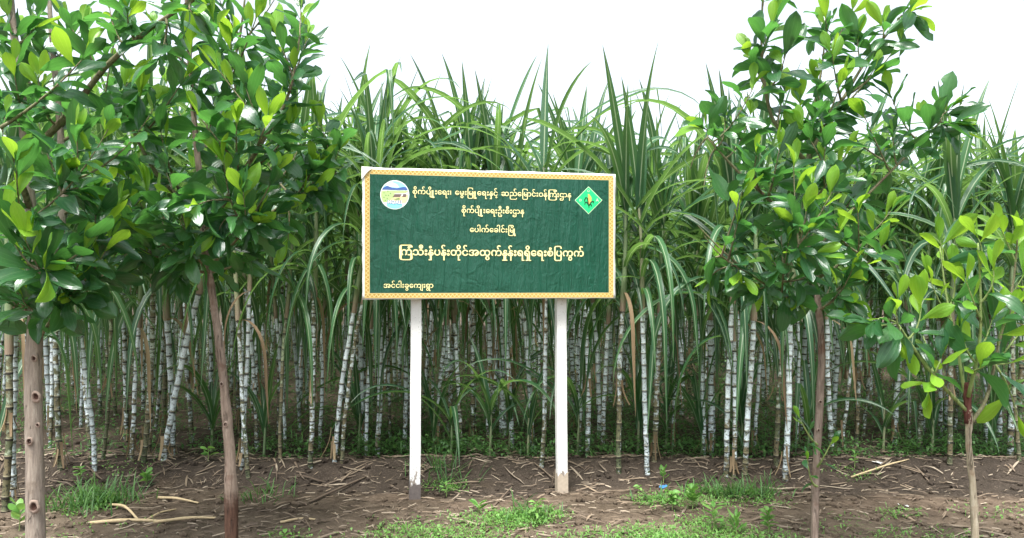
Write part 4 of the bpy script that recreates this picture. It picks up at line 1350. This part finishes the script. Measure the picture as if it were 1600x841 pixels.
weeds = MB()
PATCH = [(640, 832, .30, 170), (700, 838, .30, 190), (760, 806, .22, 150), (800, 800, .20, 170), (840, 795, .15, 150), (880, 838, .16, 30), (960, 836, .30, 210), (1020, 830, .25, 200), (1080, 825, .30, 230),
         (1140, 832, .30, 230), (1200, 838, .25, 130), (1100, 805, .18, 70), (1060, 775, .20, 110), (1010, 770, .12, 45), (1150, 770, .28, 150), (690, 750, .15, 60), (130, 780, .25, 60), (190, 735, .25, 40),
         (660, 818, .16, 60), (1410, 790, .12, 40), (1420, 830, .2, 40), (620, 810, .2, 40), (740, 840, .3, 120), (1330, 740, .15, 30), (150, 820, .3, 20), (450, 825, .12, 30), (30, 830, .2, 30), (1560, 790, .25, 35), (1500, 830, .2, 35), (1350, 815, .3, 40)]
for (px, py, rad, n) in PATCH:
    c = gpt(px, py)
    for _ in range(int(n * 3.0)):
        a = gr.uniform(0, 6.28); q = rad * math.sqrt(gr.random()) * (0.6 + 0.6 * gr.random())
        x, y = c.x + 1.5 * q * math.cos(a), c.y + q * math.sin(a)
        p = Vector((x, y, gz(x, y) + gr.uniform(0, 0.035)))
        d = Vector((gr.gauss(0, 1), gr.gauss(0, 1), gr.uniform(0.2, 1.4)))
        if gr.random() < 0.45: weeds.add(*small_leaf(p, d, gr.uniform(0.03, 0.08), gr.uniform(0.004, 0.007)))
        else: weeds.add(*small_leaf(p, d, gr.uniform(0.018, 0.038), gr.uniform(0.010, 0.018)))
tag(weeds.build('low_weeds', M['weed'], None, False), 'bright green creeping weeds and short grass in patches on the front soil', 'weeds', None, 'stuff')

under = MB()
for _ in range(34000):
    y = 6.4 + 12.0 * gr.random() ** 1.4
    x = gr.uniform(-1, 1) * (y * 800 / F + 0.3)
    px = 800 + x / y * F
    dens = 0.25 + 0.75 * max(0, mnoise.noise(Vector((x * 0.8, y * 0.7, 11))) + 0.45)
    if px < 330: dens *= 0.45 if y < 8.2 else 1.3
    if 330 < px < 560: dens *= 0.8
    if y < 6.7: dens *= 0.6
    if 560 < px < 1600 and y < 9.5: dens *= 1.7
    if gr.random() > dens: continue
    z = gz(x, y, False)
    hh = gr.random() ** 1.5 * (0.2 if y < 7 else 0.45 if y < 9 else 0.9)
    for k in range(3):
        p = Vector((x + gr.gauss(0, .05), y + gr.gauss(0, .05), z + hh * gr.uniform(0.5, 1.1) + 0.01))
        d = Vector((gr.gauss(0, 1), gr.gauss(0, 1), gr.uniform(-0.2, 1.0)))
        if gr.random() < 0.4: under.add(*small_leaf(p, d, gr.uniform(0.08, 0.2), gr.uniform(0.006, 0.012)))
        else: under.add(*small_leaf(p, d, gr.uniform(0.035, 0.075), gr.uniform(0.018, 0.035)))
tag(under.build('undergrowth', M['under'], None, False), 'dark green leafy undergrowth between the sugarcane stalks', 'undergrowth', None, 'stuff')

grass = MB()
for (px, py, n, h) in [(150, 775, 150, .20), (120, 785, 90, .18), (185, 770, 60, .18), (1150, 765, 110, .16), (1110, 760, 60, .15), (1180, 760, 60, .15), (830, 790, 60, .13), (815, 800, 40, .10), (700, 745, 40, .18), (680, 735, 40, .2), (1030, 770, 30, .12), (420, 760, 25, .15), (395, 770, 25, .12), (560, 700, 20, .2)]:
    c = gpt(px, py)
    for _ in range(n):
        x, y = c.x + gr.gauss(0, .11), c.y + gr.gauss(0, .07)
        V, Fc, U = blade_mesh('g', h * gr.uniform(0.6, 1.3), gr.uniform(0.004, 0.009), gr.uniform(0.2, 1.2), gr.uniform(0.8, 2.8), 0, 5, 1, None, None, gr)
        a = gr.uniform(0, 6.28); ca, sa = math.cos(a), math.sin(a); z = gz(x, y)
        grass.add([(x + v.x * ca - v.y * sa, y + v.x * sa + v.y * ca, z + v.z) for v in V], Fc, U)
tag(grass.build('grass_tufts', M['under'], None, True), 'thin arching grass tufts scattered on the soil before the cane', 'grass', None, 'stuff')

litter = MB()
for k in range(9000):
    y = 4.2 + 6.3 * gr.random() ** 1.25
    if k % 15 == 0: y = gr.uniform(5.7, 6.8)
    x = gr.uniform(-1, 1) * (y * 800 / F + 0.3)
    big = gr.random() < (0.08 if k % 15 else 0.4)
    L = gr.uniform(0.10, 0.32) if big else gr.uniform(0.015, 0.10)
    W = gr.uniform(0.005, 0.018) if big else gr.uniform(0.003, 0.010)
    a = gr.gauss(0, 0.7) if gr.random() < 0.6 else gr.uniform(0, 3.14)
    cur = gr.gauss(0, 0.10)
    V, U = [], []
    px_, py_ = x, y
    ns = 4 if big else 2
    lift = gr.uniform(0.004, 0.02)
    for i in range(ns + 1):
        t = i / ns
        d = Vector((math.cos(a + cur * t), math.sin(a + cur * t), 0)); s = Vector((-d.y, d.x, 0))
        w = W * 0.5 * (1 - 0.7 * abs(2 * t - 1) ** 3)
        z = gz(px_, py_) + lift + 0.008 * math.sin(3.1 * t) * (1 if big else 0.3) * gr.random()
        V += [Vector((px_, py_, z)) - s * w, Vector((px_, py_, z + gr.uniform(0, 0.006))) + s * w]
        U += [(0, t), (1, t)]
        px_ += d.x * L / ns; py_ += d.y * L / ns
    litter.add(V, [(2 * i, 2 * i + 1, 2 * i + 3, 2 * i + 2) for i in range(ns)], U)
tag(litter.build('leaf_litter', M['litter'], None, True), 'dry shredded cane leaves littering the brown soil', 'litter', None, 'stuff')

clods = MB()
ico = bmesh.new(); bmesh.ops.create_icosphere(ico, subdivisions=1, radius=1.0)
IV = [v.co.copy() for v in ico.verts]; IF = [tuple(v.index for v in f.verts) for f in ico.faces]; ico.free()
for _ in range(3500):
    y = 4.2 + 3.0 * gr.random(); x = gr.uniform(-1, 1) * (y * 800 / F + 0.2)
    s = 0.004 + 0.03 * gr.random() ** 4
    z = gz(x, y)
    sd_ = gr.uniform(0, 99)
    clods.add([(x + v.x * s * (1 + .4 * mnoise.noise(v * 1.5 + Vector((sd_, 0, 0)))), y + v.y * s, z + s * 0.3 + v.z * s * 0.7 * (1 + .4 * mnoise.noise(v + Vector((0, sd_, 0))))) for v in IV], IF)
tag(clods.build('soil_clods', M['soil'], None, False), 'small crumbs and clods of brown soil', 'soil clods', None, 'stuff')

# --- single dry sticks and cane pieces lying on the soil
def stick(pts, rad, name, label, mat, flatten=0.6, cat='stick'):
    P = [gpt(x, y) + Vector((0, 0, rad * 0.8 + h)) for (x, y, h) in pts]
    P = spline(P, 5)
    c = P[0].copy()
    V, Fc, U = tube([p - c for p in P], [rad * (1 - 0.4 * i / len(P)) for i in range(len(P))], 7, True, None, 0.35, pts[0][0])
    o = obj(name, mesh(name, V, Fc, U, True, mat)); o.location = c
    return tag(o, label, cat, 'dry pieces lying on the soil')
straw = plain('straw', (0.46, 0.36, 0.21), 0.75, 0.25, 0.35, 60)
darkwood = plain('dark_stick', (0.12, 0.09, 0.065), 0.85, 0.2, 0.3, 60)
stick([(140, 803, 0), (200, 802, .01), (258, 801, 0)], 0.013, 'dry_cane_stalk', 'pale dry cane stalk lying level left of the brown trunk', straw)
stick([(240, 804, .01), (300, 799, .02), (345, 797, 0)], 0.011, 'dry_cane_stalk', 'dry straw stalk whose end nears the foot of the brown trunk', straw)
stick([(170, 778, 0), (195, 786, .02), (217, 797, 0)], 0.011, 'dry_cane_stalk', 'short dry stalk slanting down out of the left grass tuft', straw)
stick([(226, 799, 0), (250, 790, .01), (275, 782, 0)], 0.007, 'dry_stick', 'thin dry stick slanting upward above the level pale stalk', straw)
stick([(247, 766, .0), (275, 770, .02), (310, 774, 0)], 0.011, 'dry_cane_leaf', 'folded dry cane leaf on dark soil left of the brown trunk', straw)
stick([(476, 778, 0), (510, 763, .01), (545, 748, .02), (572, 740, 0)], 0.010, 'dark_stick', 'dark straight stick on the soil between brown trunk and left post', darkwood)
stick([(438, 801, 0), (470, 799, .01), (498, 800, 0)], 0.009, 'dry_stick', 'pale dry stick right of the foot of the brown trunk', straw)
stick([(715, 841, 0), (735, 826, .01), (755, 820, 0)], 0.010, 'dark_stick', 'brown stick in the weeds nearest the camera below the sign', darkwood)
stick([(785, 826, 0), (815, 832, .01), (860, 834, 0)], 0.012, 'dark_stick', 'crooked brown root lying right of the front weeds below the sign', darkwood)
stick([(765, 784, 0), (785, 768, .02), (800, 756, .05)], 0.008, 'dry_stick', 'thin dry stick rising out of the trash heap between the posts', darkwood)
stick([(1330, 742, 0), (1385, 735, .01), (1420, 728, 0)], 0.008, 'dry_stick', 'thin dry stick on dark soil between red trunk and sapling', straw)
# blue plastic scrap and white paper scraps
def scrap(px, py, s, name, label, mat, cat):
    c = gpt(px, py); r = random.Random(px)
    mb = MB(); n = 5
    V = [Vector(((i / n - .5) * s * 1.6, (j / n - .5) * s, 0.012 + 0.3 * s * abs(mnoise.noise(Vector((i * .9, j * .9, px)))))) for j in range(n + 1) for i in range(n + 1)]
    mb.add(V, [(j * (n + 1) + i, j * (n + 1) + i + 1, (j + 1) * (n + 1) + i + 1, (j + 1) * (n + 1) + i) for j in range(n) for i in range(n)])
    o = mb.build(name, mat); o.location = c; o.rotation_euler = (0, 0, r.uniform(0, 3))
    return tag(o, label, cat)
scrap(1036, 751, 0.055, 'plastic_scrap', 'small crumpled blue plastic scrap on dark soil before the cane', M['blue_plastic'], 'litter')
scrap(1372, 730, 0.05, 'paper_scrap', 'small white scrap on dark soil left of the sapling', M['white_paper'], 'litter')
scrap(1412, 775, 0.045, 'paper_scrap', 'pale crumpled scrap on brown soil left of the sapling stem', M['white_paper'], 'litter')

# --- single young weed plants with leaves of their own
def herb(px, py, n, L, W, h, label, name='weed_seedling'):
    c = gpt(px, py); r = random.Random(px * 3 + py)
    t = thing(name, label, 'weed', c)
    V, Fc, U = tube([Vector((0, 0, -0.02)), Vector((0.004, 0, h * 0.5)), Vector((0, 0.004, h))], [0.004, 0.003, 0.002], 5, False)
    obj('stem', mesh('stem', V, Fc, U, True, M['twig_green']), t)
    VV, FF, UU_ = phyllode(px, False, 0.5, W / L, 0.0)
    lm = mesh('leaf', VV, FF, UU_, True, M['weed'])
    for k in range(n):
        f = 0.35 + 0.65 * k / max(1, n - 1)
        a = k * 2.4 + r.uniform(-.3, .3)
        d = Vector((math.cos(a), math.sin(a), r.uniform(0.15, 0.7) + 0.5 * f))
        o = obj('leaf', lm, t)
        o.matrix_basis = leaf_matrix(Vector((0, 0, h * f)), d, L * r.uniform(0.75, 1.15), r.uniform(-.3, .3), r)
herb(748, 786, 6, 0.085, 0.034, 0.05, 'small bright seedling between the posts in front of dark soil')
herb(1200, 822, 22, 0.06, 0.03, 0.16, 'bushy little bluish-green weed left of the reddish trunk')
herb(1050, 786, 16, 0.065, 0.040, 0.12, 'leafy weed clump below the blue plastic scrap')
herb(1082, 784, 14, 0.075, 0.042, 0.13, 'broad-leaved weed right of the clump under the blue scrap')
herb(1115, 815, 14, 0.09, 0.030, 0.16, 'tall pale green weed rising from the front weed strip')
herb(1150, 822, 12, 0.08, 0.026, 0.12, 'pale green weed next to the tall one in front strip')
herb(838, 800, 14, 0.075, 0.024, 0.13, 'upright grassy weed left of the right sign post')
herb(1335, 735, 7, 0.05, 0.025, 0.12, 'small green seedling on dark soil between red trunk and sapling')
herb(1036, 745, 7, 0.06, 0.030, 0.10, 'dark small seedling just behind the blue plastic scrap')
herb(998, 758, 5, 0.045, 0.028, 0.04, 'tiny seedling left of the blue plastic scrap')
herb(125, 745, 8, 0.07, 0.045, 0.12, 'broad-leaved seedling right of the pale knotted trunk')
herb(228, 748, 12, 0.07, 0.04, 0.10, 'leafy weed at the foot of left cane clump')
herb(325, 730, 6, 0.09, 0.05, 0.10, 'two-tier seedling just left of the bent brown trunk')
herb(30, 812, 8, 0.09, 0.055, 0.16, 'broad-leaved weed left of the pale knotted trunk')
herb(697, 760, 9, 0.07, 0.02, 0.10, 'narrow-leaved weed right of the left sign post')
herb(445, 832, 8, 0.05, 0.025, 0.06, 'small weed right of the brown trunk at the bottom edge')
